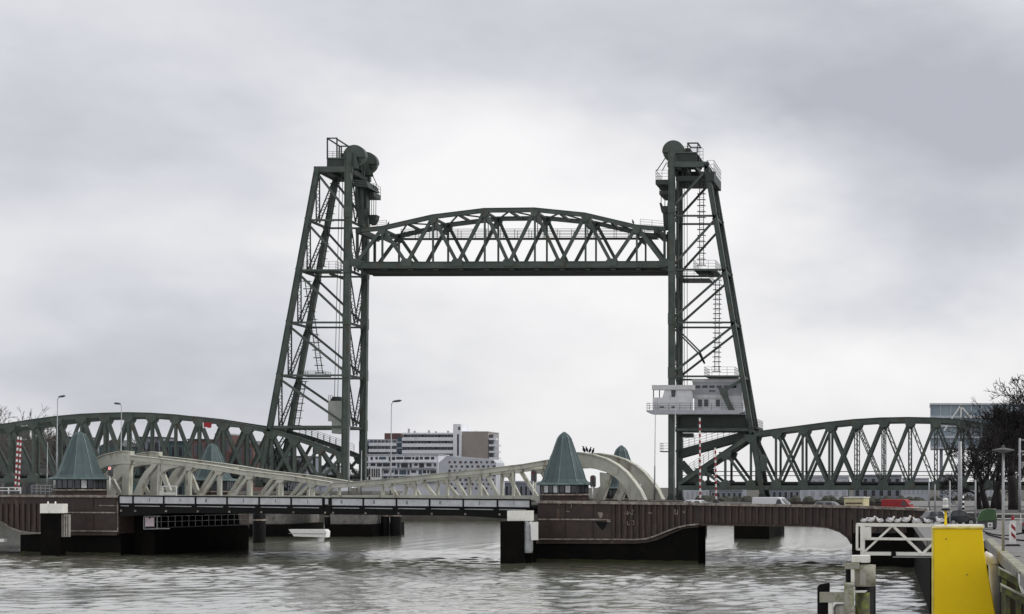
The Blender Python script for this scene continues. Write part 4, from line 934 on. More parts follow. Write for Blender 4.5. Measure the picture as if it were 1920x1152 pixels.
def lamp(label, x, yb, yt, off, arm, head=1.0, frame=KP, r=.065):
    b, tp = frame(x, yb, off), frame(x + (yb - yt) * .012, yt, off)
    t = Thing('street_lamp', label, 'street lamp', b, 'slender grey street lamps')
    mid = b.lerp(tp, .38)
    t.part('pole', MB().loft([b, mid, mid + UP * .05, tp], [r * 1.5, r * 1.5, r, r * .75], 8), 'grey')
    if arm:
        q = tp + KU * arm + UP * .25; t.part('arm', MB().tube(tp - UP * .1, q, r * .6, 6), 'grey')
        s_ = 1 if arm > 0 else -1
        t.part('lamp_head', MB().loft([q - KU * .15 * s_, q + KU * .2 * s_ + UP * .04, q + KU * .75 * s_ * head + UP * .1, q + KU * 1.0 * s_ * head + UP * .12], [.07, .14, .15, .05], 8), 'dgrey')
lamp('tall street lamp with head to the right behind left pavilion', 106, 912, 748, 9, .3)
lamp('street lamp with head to the left above the left curved span', 226, 920, 761, 16, -.3)
lamp('lone street lamp with long head right of the left tower', 732, 932, 757, 11, .3, 1.2)
lamp('slim grey pole close to the left tower leg, without arm', 654, 930, 800, 11, 0)
lamp('shorter grey pole right of the left tower, without arm', 677, 930, 845, 11, 0)
lamp('slim pole reaching the left end of the cabin balcony', 1227, 938, 772, 12, 0)
lamp('grey pole standing before the upright leg of the right tower', 1264, 941, 757, 6, 0)
lamp('thin white pole between the left barriers and pavilion', 88, 925, 829, 6, 0, 1, KP, .05)
t = Thing('parapet_railing', 'grey steel road railing left of the left pavilion', 'railing', K(60, 928, 1.5))
t.part('railing', railing([K(42, 927, 1.5), K(110, 928, 1.5)], 1.2, .7, .05, 3), 'grey')
t = Thing('parapet_railing', 'pale guard rail at the extreme left edge of the road', 'railing', K(-100, 928, 1.2))
t.part('railing', railing([K(-280, 926, 1.2), K(24, 926, 1.2)], .8, 2.0, .08, 2), 'white2')
t = Thing('footbridge_gate', 'small white walkway gate seen through the left leaf truss', 'gate', K(284, 931, 3))
t.part('frame', MB().beam(K(272, 912, 3), K(298, 912, 3), .12, .1, KN).beam(K(272, 912, 3), K(272, 931, 3), .12, .1, KN).beam(K(298, 912, 3), K(298, 931, 3), .12, .1, KN).beam(K(266, 926, 3), K(298, 926, 3), .3, .1, KN), 'white2')

# ================================================================== BIRDS
def cormorant(label, p, lean, s=1.0):
    t = Thing('cormorant', label, 'bird', p, 'dark birds perched on the bridges')
    p = Vector(p)
    t.part('body', MB().loft([p + Vector((-.22 * lean, 0, -.05)) * s, p + Vector((-.1 * lean, 0, .12)) * s, p + Vector((.0, 0, .32)) * s, p + Vector((.06 * lean, 0, .52)) * s, p + Vector((.07 * lean, 0, .68)) * s, p + Vector((.1 * lean, 0, .80)) * s, p + Vector((.17 * lean, 0, .84)) * s, p + Vector((.32 * lean, 0, .83)) * s],
                                [.05 * s, .17 * s, .23 * s, .19 * s, .10 * s, .085 * s, .085 * s, .02 * s], 8), 'dark_bird')
    for o_ in (-.05, .05): t.part('leg', MB().tube(p + Vector((0, o_, -.05)), p + Vector((0, o_, .12)), .02, 5), 'dark_bird')
for i, (x, y, ln, sc, lb) in enumerate(((1090.5, 849, -1, .95, 'leftmost of four black cormorants on the right arch'), (1096, 848.6, -1, .85, 'second from left of four black cormorants on the arch'),
                                    (1102, 849.6, 1, .85, 'third from left of four black cormorants on the arch'), (1107.5, 851, 1, .82, 'rightmost of four black cormorants, with tail outward, on the arch'))):
    PL[0] = 6.8; cormorant(lb, K(x, y, .6) + UP * .1, ln, sc * .84); PL[0] = 0.0
for x, y, ln, lb in ((728, 424, 1, 'lone dark bird perched on left end of the raised span'), (1187, 420, -1, 'lone dark bird perched on right end of the raised span')): cormorant(lb, H(x, y, 0) + UP * .06, ln, .8)
def gull(label, p, d, s, grey=True):
    p = Vector(p); f = Vector((d, 0, 0)); t = Thing('gull', label, 'bird', p, 'gulls on the white gangway')
    c = p + UP * .14 * s
    t.part('body', MB().loft([c - f * .24 * s + UP * .02 * s, c - f * .14 * s + UP * .03 * s, c + UP * .05 * s, c + f * .10 * s + UP * .09 * s, c + f * .14 * s + UP * .17 * s, c + f * .17 * s + UP * .22 * s, c + f * .21 * s + UP * .22 * s], [.015 * s, .07 * s, .115 * s, .095 * s, .055 * s, .06 * s, .025 * s], 10), 'gull')
    t.part('wing', MB().loft([c - f * .27 * s + UP * .05 * s, c - f * .12 * s + UP * .10 * s, c + f * .04 * s + UP * .12 * s], [.01, .085 * s, .05 * s], 8), 'gullg')
    t.part('beak', MB().tube(c + f * .2 * s + UP * .215 * s, c + f * .28 * s + UP * .2 * s, .016 * s, 5, .004), 'beak')
    for o_ in (-.03, .03): t.part('leg', MB().tube(p + Vector((0, o_, 0)), p + Vector((0, o_, .1 * s)), .01, 4), 'beak')

# ================================================================== FOREGROUND: GANGWAY, DOLPHIN, YELLOW PYLON
GY = 101.5
def G(x, y, o=0): return at(x, y, GY) + Vector((0, o, 0))
t = Thing('gangway', 'white steel truss gangway with a row of gulls on top', 'gangway', G(1720, 1042, .7))
wd = 1.5
for o_ in (0, wd):
    t.part('top_rail', MB().beam(G(1605, 984.5, o_), G(1846, 987, o_), .19, .14), 'white')
    t.part('bottom_rail', MB().beam(G(1614, 1039, o_), G(1846, 1041, o_), .17, .16), 'white')
    t.part('middle_rail', MB().beam(G(1620, 1011, o_), G(1846, 1013, o_), .12, .08), 'white')
    for a, b in (((1622, 1034), (1671, 988)), ((1675, 988), (1727, 1038)), ((1731, 1038), (1782, 989)), ((1786, 989), (1838, 1039))):
        t.part('diagonal', MB().beam(G(*a, o_ + (.11 if o_ == 0 else -.11)), G(*b, o_ + (.11 if o_ == 0 else -.11)), .14, .08), 'white')
    t.part('end_post', MB().beam(G(1616.5, 984, o_), G(1616.5, 1041, o_), .24, .2), 'white')
    t.part('end_frame', MB().beam(G(1606, 985, o_), G(1606, 1031, o_), .1, .1).beam(G(1606, 1031, o_), G(1616, 1031, o_), .1, .1), 'white')
t.part('floor', MB().prism([G(1614, 1037.5, .1), G(1846, 1039.5, .1), G(1846, 1041, .1), G(1614, 1039, .1)], NY * (wd - .2)), 'grey')
t.part('floor_beam', MB().prism([G(1674, 1043.5, -.1), G(1760, 1044.5, -.1), G(1760, 1046, -.1), G(1674, 1045.5, -.1)], NY * .3), 'grey')
for x in (1616, 1672, 1729, 1784): t.part('cross_tie', MB().beam(G(x, 1039.5, .1), G(x, 1039.5, wd - .1), .12, .1, UP), 'white')
t.part('control_box', MB().prism([G(1621, 989, -.1), G(1633, 989, -.1), G(1633, 1009, -.1), G(1621, 1009, -.1)], NY * .5), 'white')
t.part('clamp', MB().prism([G(1671, 1035, -.16), G(1680, 1035, -.16), G(1680, 1043, -.16), G(1671, 1043, -.16)], NY * .12), 'black')
for i, (x, d, s, nm) in enumerate(((1621, 1, .85, 'leftmost'), (1634, 1, 1.05, 'second'), (1649, -1, .9, 'third'), (1670, 1, 1.05, 'fourth'), (1684, 1, .85, 'fifth'), (1700, 1, 1.15, 'sixth'), (1718, -1, .95, 'seventh'), (1738, -1, .85, 'eighth'), (1762, -1, 1.05, 'rightmost'))):
    gull(f'{nm} white gull from the left on the gangway rail' if i not in (0, 8) else f'{nm} white gull on the gangway rail', G(x, 984.5 + (x - 1605) * .0104, 0) + UP * .095, d, s * 1.25)
# concrete dolphin at the foot of the gangway
DY = 98.0
def D(x, y, o=0): return at(x, y, DY) + Vector((0, o, 0))
def dpr(px, o0, o1): return MB().prism([D(x, y, o0) for x, y in px], NY * (o1 - o0))
t = Thing('mooring_dolphin', 'mossy concrete and black steel mooring dolphin below the gangway end', 'dolphin', Vector((D(1590, 0).x, DY, 0)))
def cyl(x0, x1, yt, yb, o=0, n=18, cap=0): 
    c = D((x0 + x1) / 2, yt, o); r_ = (x1 - x0) / 2 * DY / F; z1 = c.z; z0 = D(0, yb).z
    return MB().lathe([(r_, z0), (r_, z1 - cap), (r_ * (.8 if cap else 1), z1)], Vector((c.x, c.y, 0)), n, 0, True)
t.part('bearing_block', dpr([(1596, 1043), (1630, 1043), (1630, 1056), (1614, 1056), (1614, 1055), (1596, 1055)], .4, 1.6), 'white')
t.part('cross_beam', dpr([(1584, 1056), (1611, 1056), (1611, 1067), (1584, 1067)], -.2, .4), 'mossc')
t.part('stub_post', dpr([(1595.5, 1067.5), (1602, 1067.5), (1602, 1092), (1595.5, 1092)], -.15, .2), 'white')
t.part('concrete_head', cyl(1600, 1641, 1061, 1101, 1.0, 20), 'mossc')
t.part('concrete_niche', dpr([(1612, 1069), (1624, 1069), (1624, 1098), (1612, 1098)], .2, .28), 'conc')
t.part('black_pile', cyl(1602, 1641, 1101.5, 1300, 1.0, 20), 'black')
t.part('green_weed', cyl(1603, 1634, 1112, 1300, .72, 14), 'moss')
t.part('black_pile', cyl(1583, 1597, 1056, 1300, 1.6, 14), 'black')
t.part('ledge', dpr([(1603, 1108), (1626, 1108), (1622, 1111), (1603, 1111)], -.25, .3), 'white2')
t.part('bollard', MB().lathe([(.30, D(0, 1147).z), (.33, D(0, 1140).z), (.33, D(0, 1102).z), (.30, D(0, 1099).z), (.36, D(0, 1097.5).z), (.36, D(0, 1094).z), (.3, D(0, 1092).z)], Vector((D(1593, 0).x, DY - .6, 0)), 16, 0, True), 'mossc')
t.part('bollard_base', cyl(1562, 1604, 1134, 1300, .4, 20, .2), 'conc')
t.part('black_pile', MB().prism([D(1532, 1101, .2), D(1536, 1097, .2), D(1554, 1094, .2), D(1554, 1300, .2), D(1532, 1300, .2)], NY * .8), 'black')
t.part('cross_beam', dpr([(1537.5, 1110.5), (1583, 1110.5), (1583, 1129), (1537.5, 1129)], -.4, .16), 'mossc')
t.part('stub_post', dpr([(1553.5, 1129.5), (1561.5, 1129.5), (1561.5, 1300), (1553.5, 1300)], -.3, .1), 'white')
# yellow pylon with lantern
YY = 82.0
def Yp(x, y, o=0): return at(x, y, YY) + Vector((0, o, 0))
t = Thing('yellow_pylon', 'large tapered bright yellow steel fender pylon in the right foreground', 'pylon', Vector((Yp(1805, 0).x, YY + 1, 0)))
def rs(y): return 1841 + max(0, (y - 992)) * .105 + max(0, (y - 1040)) * .075
body = MB().prism([Yp(1751, 992), Yp(1842, 992), Yp(rs(1040), 1040), Yp(rs(1152), 1152), Yp(rs(1152) + 35, 1300), Yp(1751, 1300)], NY * 2.4)
bo = t.part('body', body, 'yellow')
mbv = bo.modifiers.new('bevel', 'BEVEL'); mbv.width = .05; mbv.segments = 2; mbv.limit_method = 'ANGLE'
t.part('rim', MB().prism([Yp(1748, 989.3, -.06), Yp(1845, 989.3, -.06), Yp(1845, 991.6, -.06), Yp(1748, 991.6, -.06)], NY * 2.5), 'yellow2')
t.part('top_plate', MB().prism([Yp(1752, 986.5, .5), Yp(1844, 985.5, .5), Yp(1844, 989, .5), Yp(1752, 989, .5)], NY * 1.8), 'white')
t.part('edge_plate', MB().prism([Yp(1747, 992), Yp(1750.8, 992), Yp(1750.8, 1300), Yp(1747, 1300)], NY * 2.3), 'yellow2')
for x, y in ((1774, 1011), (1813, 1078)): t.part('bolt', MB().disc(Yp(x, y, -.01), .035, .03, NY, 10), 'dgrey')
t = Thing('navigation_lantern', 'white lantern on a thin yellow post atop the yellow pylon', 'lantern', Yp(1773.5, 986.5, 1.2))
p = Yp(1773.5, 986.3, 1.2); mz = YY / F
t.part('post', MB().loft([p, p + UP * .1, p + UP * .82], [.09, .075, .06], 10), 'yellow')
t.part('base_plate', MB().lathe([(.24, .82), (.27, .86), (.2, .92)], p, 14), 'black')
t.part('lantern_body', MB().lathe([(.15, .93), (.16, 1.12), (.13, 1.14)], p, 14, 0, True), 'white2'); t.part('lens', MB().lathe([(.145, 1.145), (.15, 1.32), (.13, 1.36)], p, 14, 0, True), 'lens_white'); t.part('lantern_cap', MB().lathe([(.15, 1.365), (.16, 1.42), (.09, 1.49), (.02, 1.5)], p, 14, 0, True), 'white2')
t = Thing('white_pile', 'white round steel pile with bent top right of the yellow pylon', 'pile', Vector((at(1858, 0, 84.8).x, 84.8, 0)))
def Wp(x, y): return at(x, y, 84.8)
pb = MB().loft([Wp(1867, 1300), Wp(1866, 1100), Wp(1864, 1062), Wp(1861, 1053), Wp(1852, 1046), Wp(1844, 1040)], [.40, .34, .33, .34, .30, .25], 18)
t.part('shaft', pb, 'white2')
t.part('flange', MB().loft([Wp(1864, 1058), Wp(1864.2, 1055)], [.37, .37], 18), 'white')

# mossy timber landing at the right edge of the quay
for i, (xa, ya, xb, yb_, Y0, lab) in enumerate(((1874, 1068, 1916, 1090, 66, 'upper'), (1878, 1100, 1935, 1128, 60, 'lower'))):
    t = Thing('timber_step', f'{lab} mossy timber baulk below the quay edge at the right', 'timber', at(xa, yb_, Y0))
    t.part('baulk', MB().prism([at(xa, ya, Y0), at(xb, yb_, Y0), at(xb, yb_ + 14, Y0), at(xa, ya + 12, Y0)], NY * 1.0), 'moss')
    t.part('top_board', MB().prism([at(xa, ya - 3, Y0 - .1), at(xb, yb_ - 3, Y0 - .1), at(xb, yb_ - .3, Y0 - .1), at(xa, ya - .3, Y0 - .1)], NY * 1.3), 'mossc')
    for k in (0.12, .75): x = xa + (xb - xa) * k; t.part('post', MB().prism([at(x, ya + 16 + k * 14, Y0 + .2), at(x + 9, ya + 19 + k * 14, Y0 + .2), at(x + 9, 1300, Y0 + .2), at(x, 1300, Y0 + .2)], NY * .4), 'moss')
t = Thing('boat_bow', 'white curved hull edge of a small boat at the right border', 'boat', at(1918, 1105, 64))
t.part('hull', MB().loft([at(1912, 1074, 64), at(1916, 1082, 64.2), at(1922, 1095, 64.4), at(1936, 1112, 65)], [.06, .16, .28, .45], 10), 'white2')
t.part('rail', MB().tube(at(1911, 1074, 63.8), at(1936, 1098, 64.4), .04, 6), 'dgrey')

# ================================================================== QUAY FURNITURE
def gp(x, y, z=QZ):                      # point on the quay under pixel (x, y)
    Y = F * (ZC - z) / (y - HY); return Vector(((x - VX) * Y / F, Y, z))
t = Thing('waste_container', 'green domed waste container with white label on the quay', 'container', gp(1852, 993))
p = gp(1852, 993); m_ = p.y / F
prof = [(-19, 0), (-18, 14), (-20, 15.5), (-17, 24), (-11, 34), (-3, 38), (8, 38), (15, 35), (17.5, 15.5), (16.5, 0)]
t.part('body', MB().prism([p + Vector((a * m_, 0, b * m_)) for a, b in prof[:2] + prof[-1:]] + [] if False else [p + Vector((-18.5 * m_, 0, .12)), p + Vector((-18.5 * m_, 0, 15 * m_)), p + Vector((17.5 * m_, 0, 15 * m_)), p + Vector((16.5 * m_, 0, .12))], NY * 1.6), 'dgrey')
t.part('lid', MB().prism([p + Vector((a * m_, -.05, b * m_ + .02)) for a, b in prof[2:9]], NY * 1.7), 'bgreen')
t.part('lid_flap', MB().prism([p + Vector((a * m_, -.12, b * m_)) for a, b in ((-9, 17), (-2, 31), (8, 33.5), (15, 32), (16, 17))], NY * .06), 'bgreen')
t.part('label_plate', MB().prism([p + Vector((a * m_, -.05, b * m_)) for a, b in ((0, 4), (9, 4), (9, 13), (0, 13))], NY * .04), 'white2'); t.part('label_mark', MB().disc(p + Vector((4.5 * m_, -.06, 8.5 * m_)), .09, .02, NY, 10), 'dgrey')
for a in (-14, 13): t.part('foot', MB().beam(p + Vector((a * m_, .8, 0)), p + Vector((a * m_, .8, .12)), .2, 1.2), 'black')
t = Thing('delineator', 'red and white warning panel on black foot at the right', 'road marker', gp(1899, 1024)); p = gp(1899, 1024); m_ = p.y / F
t.part('foot', MB().prism([p + Vector((-16 * m_, -.25, 0)), p + Vector((15 * m_, -.25, 0)), p + Vector((12 * m_, -.25, .1)), p + Vector((-12 * m_, -.25, .1))], NY * .5), 'rubber')
t.part('panel', MB().prism([p + Vector((-7 * m_, -.03, .12)), p + Vector((6 * m_, -.03, .12)), p + Vector((6 * m_, -.03, 46 * m_)), p + Vector((2 * m_, -.03, 49 * m_)), p + Vector((-4 * m_, -.03, 47 * m_)), p + Vector((-7 * m_, -.03, 40 * m_))], NY * .07), 'white2')
for z0 in (12, 27): t.part('red_bar', MB().prism([p + Vector((-3 * m_, -.045, (z0 + 8) * m_)), p + Vector((5 * m_, -.045, z0 * m_)), p + Vector((5 * m_, -.045, (z0 + 7) * m_)), p + Vector((-3 * m_, -.045, (z0 + 15) * m_))], NY * .012), 'redp')
t.part('warning_lamp', MB().lathe([(.1, 49 * m_), (.1, 55 * m_), (.05, 57 * m_)], p, 10), 'redp')
def pole(label, x, yb, yt, r, name='pole', mat='grey', parts=None, stripes=0, grp='poles on the quay'):
    p = gp(x, yb); m_ = p.y / F; h = (yb - yt) * m_
    t = Thing(name, label, 'pole' if name in ('pole', 'striped_pole') else 'street lamp', p, grp)
    t.part('shaft', MB().loft([p, p + UP * h * .4, p + UP * h], [r, r, r * .8], 10), mat)
    t.part('base_plate', MB().lathe([(r * 2.2, 0), (r * 2.2, .06), (r * 1.2, .1)], p, 10), 'dgrey')
    for k in range(stripes): z0 = h * (k + .0) / stripes; t.part('stripe', MB().ring(p + UP * (z0 + h / stripes * .25), r + .015, r - .02, h / stripes * .25, Vector((0, .001, 1)), 10), 'black')
    if parts: parts(t, p + UP * h)
    return t
def hat(t, q): t.part('lamp_shade', MB().lathe([(.08, -.14), (.62, .0), (.6, .05), (.1, .15)], q, 16), 'dgrey'); t.part('lamp_finial', MB().lathe([(.1, .15), (.08, .24), (.03, .3)], q, 10), 'dgrey')
pole('grey lamp post with wide flat shade in front of the trees', 1881, 1037, 845, .085, 'street_lamp', 'grey', hat, 0, 'street lamps on the quay')
pole('thick grey column standing behind the parked black car', 1800, 986, 828, .22)
pole('thin grey pole just left of the thick column', 1781, 992, 902, .07)
pole('thin pale pole left of the green container', 1829, 986, 900, .09)
pole('pale grey pole nearest the end of the bridge parapet', 1742, 962, 904, .13)
pole('second pale grey pole near the end of the parapet', 1753, 964, 908, .1)
pole('tall ladder-braced grey mast at the right edge', 1912, 972, 822, .16, 'pole', 'grey', lambda t, q: [t.part('mast_rung', MB().beam(q - UP * (.2 + k * 1.3), q - UP * (.2 + k * 1.3) + EX * 1.6, .14, .12), 'grey') for k in range(3)])
pole('black and white striped pole behind the parked car', 1806, 974, 930, .12, 'striped_pole', 'white2', None, 5)
pole('black and white striped pole at the right edge', 1912, 968, 938, .16, 'striped_pole', 'white2', None, 4)
t = Thing('chain_barrier', 'sagging dark chain between posts on the quay', 'chain', gp(1850, 1004))
a, b = gp(1836, 1006) + UP * .5, gp(1925, 1012) + UP * .55; ch = [a.lerp(b, k / 10) - UP * (.35 * (1 - ((k - 5) / 5) ** 2)) for k in range(11)]
t.part('chain', MB().loft(ch, [.05] * 11, 6), 'black'); t.part('post', MB().beam(gp(1836, 1006), a + UP * .1, .1, .1), 'dgrey'); t.part('post', MB().beam(gp(1925, 1012), b + UP * .1, .1, .1), 'dgrey')
t = Thing('guard_rail', 'pale horizontal guard rail behind the green container', 'railing', gp(1885, 978))
t.part('rail', railing([gp(1868, 982), gp(1960, 982)], .95, 2.2, .06, 2), 'white')
t = Thing('guard_rail', 'pale guard rail behind the parked black car', 'railing', gp(1790, 972))
t.part('rail', railing([gp(1772, 975), gp(1826, 975)], .8, 1.5, .06, 2), 'white')
t = Thing('black_pipe', 'dark hose lying across the quay paving', 'hose', gp(1870, 1010))
t.part('hose', MB().loft([gp(1848, 1001) + UP * .06, gp(1856, 1005) + UP * .06, gp(1868, 1008) + UP * .06, gp(1884, 1012) + UP * .06, gp(1925, 1016) + UP * .06], [.05] * 5, 6), 'black')
t = Thing('drain_cover', 'small dark drain cover in the quay paving', 'cover', gp(1908, 1044)); t.part('lid', MB().lathe([(.16, .004), (.16, .02), (.12, .03)], gp(1908, 1044), 14), 'black')

# ---- vehicles
def car(label, p, ang, ln, wd_, ht, kind, mat, grp, glass='glass'):
    c_, s_ = math.cos(ang), math.sin(ang); f = Vector((c_, s_, 0)); sd_ = Vector((-s_, c_, 0)); p = Vector(p)
    t = Thing('parked_car' if kind == 'car' else ('van' if kind in ('van', 'pick') else 'truck'), label, 'car' if kind == 'car' else 'van', p, grp)
    P = lambda u, v, z: p + f * (u * ln) + sd_ * (v * wd_ / 2) + UP * (z * ht)
    if kind == 'car': low = [(-.5, .22), (-.5, .5), (-.47, .6), (-.2, .64), (.22, .62), (.42, .54), (.5, .44), (.5, .22)]; cab = [(-.44, .6), (-.33, .95), (-.2, 1), (.05, .99), (.12, .94), (.26, .6)]
    elif kind == 'van': low = [(-.5, .15), (-.5, .55), (.26, .55), (.36, .52), (.48, .42), (.5, .36), (.5, .15)]; cab = [(-.5, .54), (-.49, .97), (-.46, 1), (.12, 1), (.2, .96), (.36, .53)]
    else: low = [(-.5, .15), (-.5, .55), (.26, .55), (.36, .5), (.5, .42), (.5, .15)]; cab = [(-.5, .54), (-.5, .96), (-.46, 1), (.18, 1), (.24, .96), (.38, .5)]
    def solid(pr, in0, in1):
        m = MB(); n = len(pr); zt = max(z for _, z in pr); zb = min(z for _, z in pr)
        L1 = [P(u, -(in0 + (in1 - in0) * (z - zb) / (zt - zb)), z) for u, z in pr]; L2 = [P(u, (in0 + (in1 - in0) * (z - zb) / (zt - zb)), z) for u, z in pr]
        i = 0; m.v = L1 + L2; m.f = [tuple(range(n)), tuple(reversed(range(n, 2 * n)))] + [(k, n + k, n + (k + 1) % n, (k + 1) % n) for k in range(n)]
        return m
    bo = t.part('body', solid(low, 1, .97), mat); md = bo.modifiers.new('bevel', 'BEVEL'); md.width = .05; md.segments = 2
    cb = t.part('cabin', solid(cab, .96, .78 if kind == 'car' else .9), mat); md = cb.modifiers.new('bevel', 'BEVEL'); md.width = .05; md.segments = 2
    for v in (-1, 1):
        for (u0, u1, sh) in (((-.34, -.1, .06), (-.08, .14, .0)) if kind == 'car' else ((.1, .26, .0),)):
            g0, g1 = (.64, .92) if kind == 'car' else (.58, .88)
            t.part('side_window', MB().prism([P(u0, v * .955, g0), P(u1, v * .955, g0), P(u1 - .05, v * (.83 if kind == 'car' else .915), g1), P(u0 + .04, v * (.83 if kind == 'car' else .915), g1)], sd_ * (.02 * v)), glass)
        for u in (-.3, .31):
            cwh = P(u, v * .92, 0) + UP * .32
            ty = t.part('wheel', MB().disc(cwh, .32, .11, sd_, 20), 'rubber'); t.part('rim', MB().disc(cwh + sd_ * (.03 * v), .2, .1, sd_, 14), 'grey', ty)
        t.part('headlight', MB().prism([P(.485, v * .62, .42), P(.485, v * .88, .42), P(.485, v * .88, .5), P(.485, v * .62, .5)], f * .09), 'lens_white')
        t.part('tail_light', MB().prism([P(-.5, v * .75, .44), P(-.5, v * .93, .44), P(-.5, v * .93, .56), P(-.5, v * .75, .56)], f * -.03), 'redp')
    wu = (.135, .25) if kind == 'car' else (.21, .35)
    t.part('windscreen', MB().prism([P(wu[1], -.8, .64), P(wu[1], .8, .64), P(wu[0], .7, .92), P(wu[0], -.7, .92)], (f * .6 + UP * .8) * .03), glass)
    return t
kang = math.atan2(KU.y, KU.x)
def road(x, off):                # a point on the viaduct road
    a0 = K(x, ay(x) + lerp_pts([(1312, 19.9), (1597, 17.9), (1744, 9)], x)); q = KP(x, 0, off); q.z = a0.z; return q
grp = 'vehicles on the right approach road'
car('white van whose roof shows above the brown parapet', road(1452, 4), kang, 4.9, 1.9, 1.95, 'van', 'carwhite', grp)
car('dark grey car low behind the brown parapet', road(1556, 5), kang, 4.4, 1.75, 1.5, 'car', 'cargrey', grp)
car('pale car roof behind the tall striped boom', road(1310, 6.5), kang, 4.4, 1.75, 1.55, 'car', 'carwhite', grp)
car('bright red van near the end of the brown parapet', road(1687, 4.5), kang, 3.9, 1.7, 1.65, 'pick', 'red', grp)
p = road(1600, 9)
t = Thing('site_cabin', 'small cream cabin with horizontal stripes beyond the parapet', 'cabin', p, None)
m_ = p.y / F
def cbox(a0, a1, z0, z1, d0, d1): return MB().prism([p + KU * (a0 * m_) + UP * (z0 * m_) + KN * d0, p + KU * (a1 * m_) + UP * (z0 * m_) + KN * d0, p + KU * (a1 * m_) + UP * (z1 * m_) + KN * d0, p + KU * (a0 * m_) + UP * (z1 * m_) + KN * d0], KN * (d1 - d0))
t.part('body', cbox(-18, 20, 0, 30, 0, 2.2), 'cream2')
for z in (7, 13, 19): t.part('stripe_board', cbox(-15, 17, z, z + 2.6, -.05, -.003), 'brick')
t.part('roof', cbox(-19, 21, 30.1, 32, -.15, 2.4), 'white')
car('black parked car on the quay behind the yellow pylon', gp(1801, 986), R(8), 2.75, 1.7, 1.45, 'car', 'carblack', 'cars parked on the quay')
car('dark car half out of frame at the right edge', gp(1918, 1000) + Vector((1.0, 0, 0)), R(80), 4.2, 1.75, 1.5, 'car', 'cargrey', 'cars parked on the quay')
car('grey parked car by the abutment left of the lantern', gp(1757, 984) + Vector((0, 0, 0)), R(20), 3.0, 1.7, 1.35, 'car', 'cargrey', 'cars parked on the quay')

# ================================================================== BUILDINGS
def fb(x0, x1, y0, y1, Y, dep, o=0): return MB().prism([at(x0, y0, Y) + NY * o, at(x1, y0, Y) + NY * o, at(x1, y1, Y) + NY * o, at(x0, y1, Y) + NY * o], NY * dep)
GB = 944.0          # base of the far buildings in pixels at about 430 m
def windows(t, par, xs, ys, w_, h_, Y, mat='glass', frame=None):
    for y in ys:
        for x in xs:
            f_ = t.part('window', fb(x, x + w_, y, y + h_, Y, .1, -.08), mat, par)
# apartment block
AY = 520.0; by = HY + F * (ZC - 4.3) / AY
t = Thing('apartment_block', 'white apartment block with long balcony bands and brown gable', 'building', at(810, by, AY) + NY * 8)
mb = t.part('main_wall', fb(757, 853, 813, by, AY, 14), 'aptg')
for k, y in enumerate((812, 820.5, 832, 844.5)):
    t.part('balcony_band', fb(756.4, 852.8, y, y + (3 if k == 0 else 6.5), AY, 1.4, -1.5), 'apt')
    y2 = y + (3.2 if k == 0 else 6.7)
    if k < 3:
        for j in range(15): x = 758 + j * 6.3; t.part('window', fb(x, x + 5.2, y2 + .2, y2 + 4.6, AY, .1, -.06), 'glass' if (j * 7 + k) % 5 else 'aptd')
t.part('stair_panel', fb(746, 756.2, 819, 849, AY, 13, -.4), 'bluep')
for y in (829, 840): t.part('panel_joint', fb(746, 756, y, y + 1, AY, .2, -.55), 'apt')
tw = t.part('lift_tower_shaft', fb(853.3, 868, 796, by, AY, 9, -2.2), 'apt'); t.part('tower_slot', fb(861, 864, 815, 855, AY, .1, -2.28), 'aptd', tw); t.part('tower_window', fb(863, 866.5, 801, 807, AY, .1, -2.28), 'glass', tw)
gb = t.part('gable', fb(868.3, 917, 810.5, by, AY, 13, -1.2), 'aptb')
t.part('gable_coping', fb(868.3, 918, 809, 810.4, AY, 13, -1.3), 'apt', gb); t.part('end_wing', fb(917.3, 926, 815, by, AY, 5, -.2), 'aptg')
for y in (822, 834, 846, 858, 869, 880): t.part('end_balcony', fb(919, 938 if y > 830 else 932, y, y + 3.4, AY, 2.4, -1.4), 'apt'); t.part('end_window', fb(918.5, 925, y - 7, y - 1, AY, .12, -.4), 'glass')
for x, h_ in ((759, 9), (770, 5), (797, 6), (810, 4), (833, 5), (885, 5), (893, 4)): t.part('roof_vent', fb(x, x + 2.4, 812.5 - h_, 811.5, AY, 1, 3), 'hgrey2')
t.part('roof_house', fb(715, 745, 812, 824, AY, 6, 3), 'brick')
lw = t.part('left_wing', fb(683, 745.7, 824, by, AY, 12), 'aptg')
for y in (831, 842.5): t.part('balcony_band', fb(694, 745, y, y + 5.5, AY, 1.3, -1.4), 'apt'); 
for y in (826, 838, 849):
    for j in range(7): t.part('window', fb(694 + j * 7.2, 699.5 + j * 7.2, y, y + 4, AY, .1, -.07), 'glass')
t.part('left_wing_side', fb(676, 692, 828, 850, AY, 8, -1.5), 'bluep')
t = Thing('apartment_block', 'lower white flats with many small windows before the tall block', 'building', at(750, by, 470) + NY * 4, 'flats beyond the channel')
Y = 470.0; by = HY + F * (ZC - 4.3) / Y
wl = t.part('wall', fb(678, 822, 854, by, Y, 10), 'apt'); t.part('roof_edge', fb(677, 823, 852, 853.9, Y, 10.5, -.3), 'farwhite')
rnd = random.Random(5)
for r_, y in enumerate((857, 869, 882, 894)):
    x = 681
    while x < 815:
        w_ = rnd.choice((4, 6, 9, 13)); t.part('window', fb(x, min(x + w_, 818), y, y + rnd.choice((5, 6, 8)), Y, .1, -.08), rnd.choice(('glass', 'glass', 'aptd', 'bluep')), wl); x += w_ + rnd.choice((2, 3, 5))
    t.part('balcony_band', fb(684, 818, y + 8.6, y + 10.6, Y, .9, -1.0), 'aptg' if r_ % 2 else 'apt')
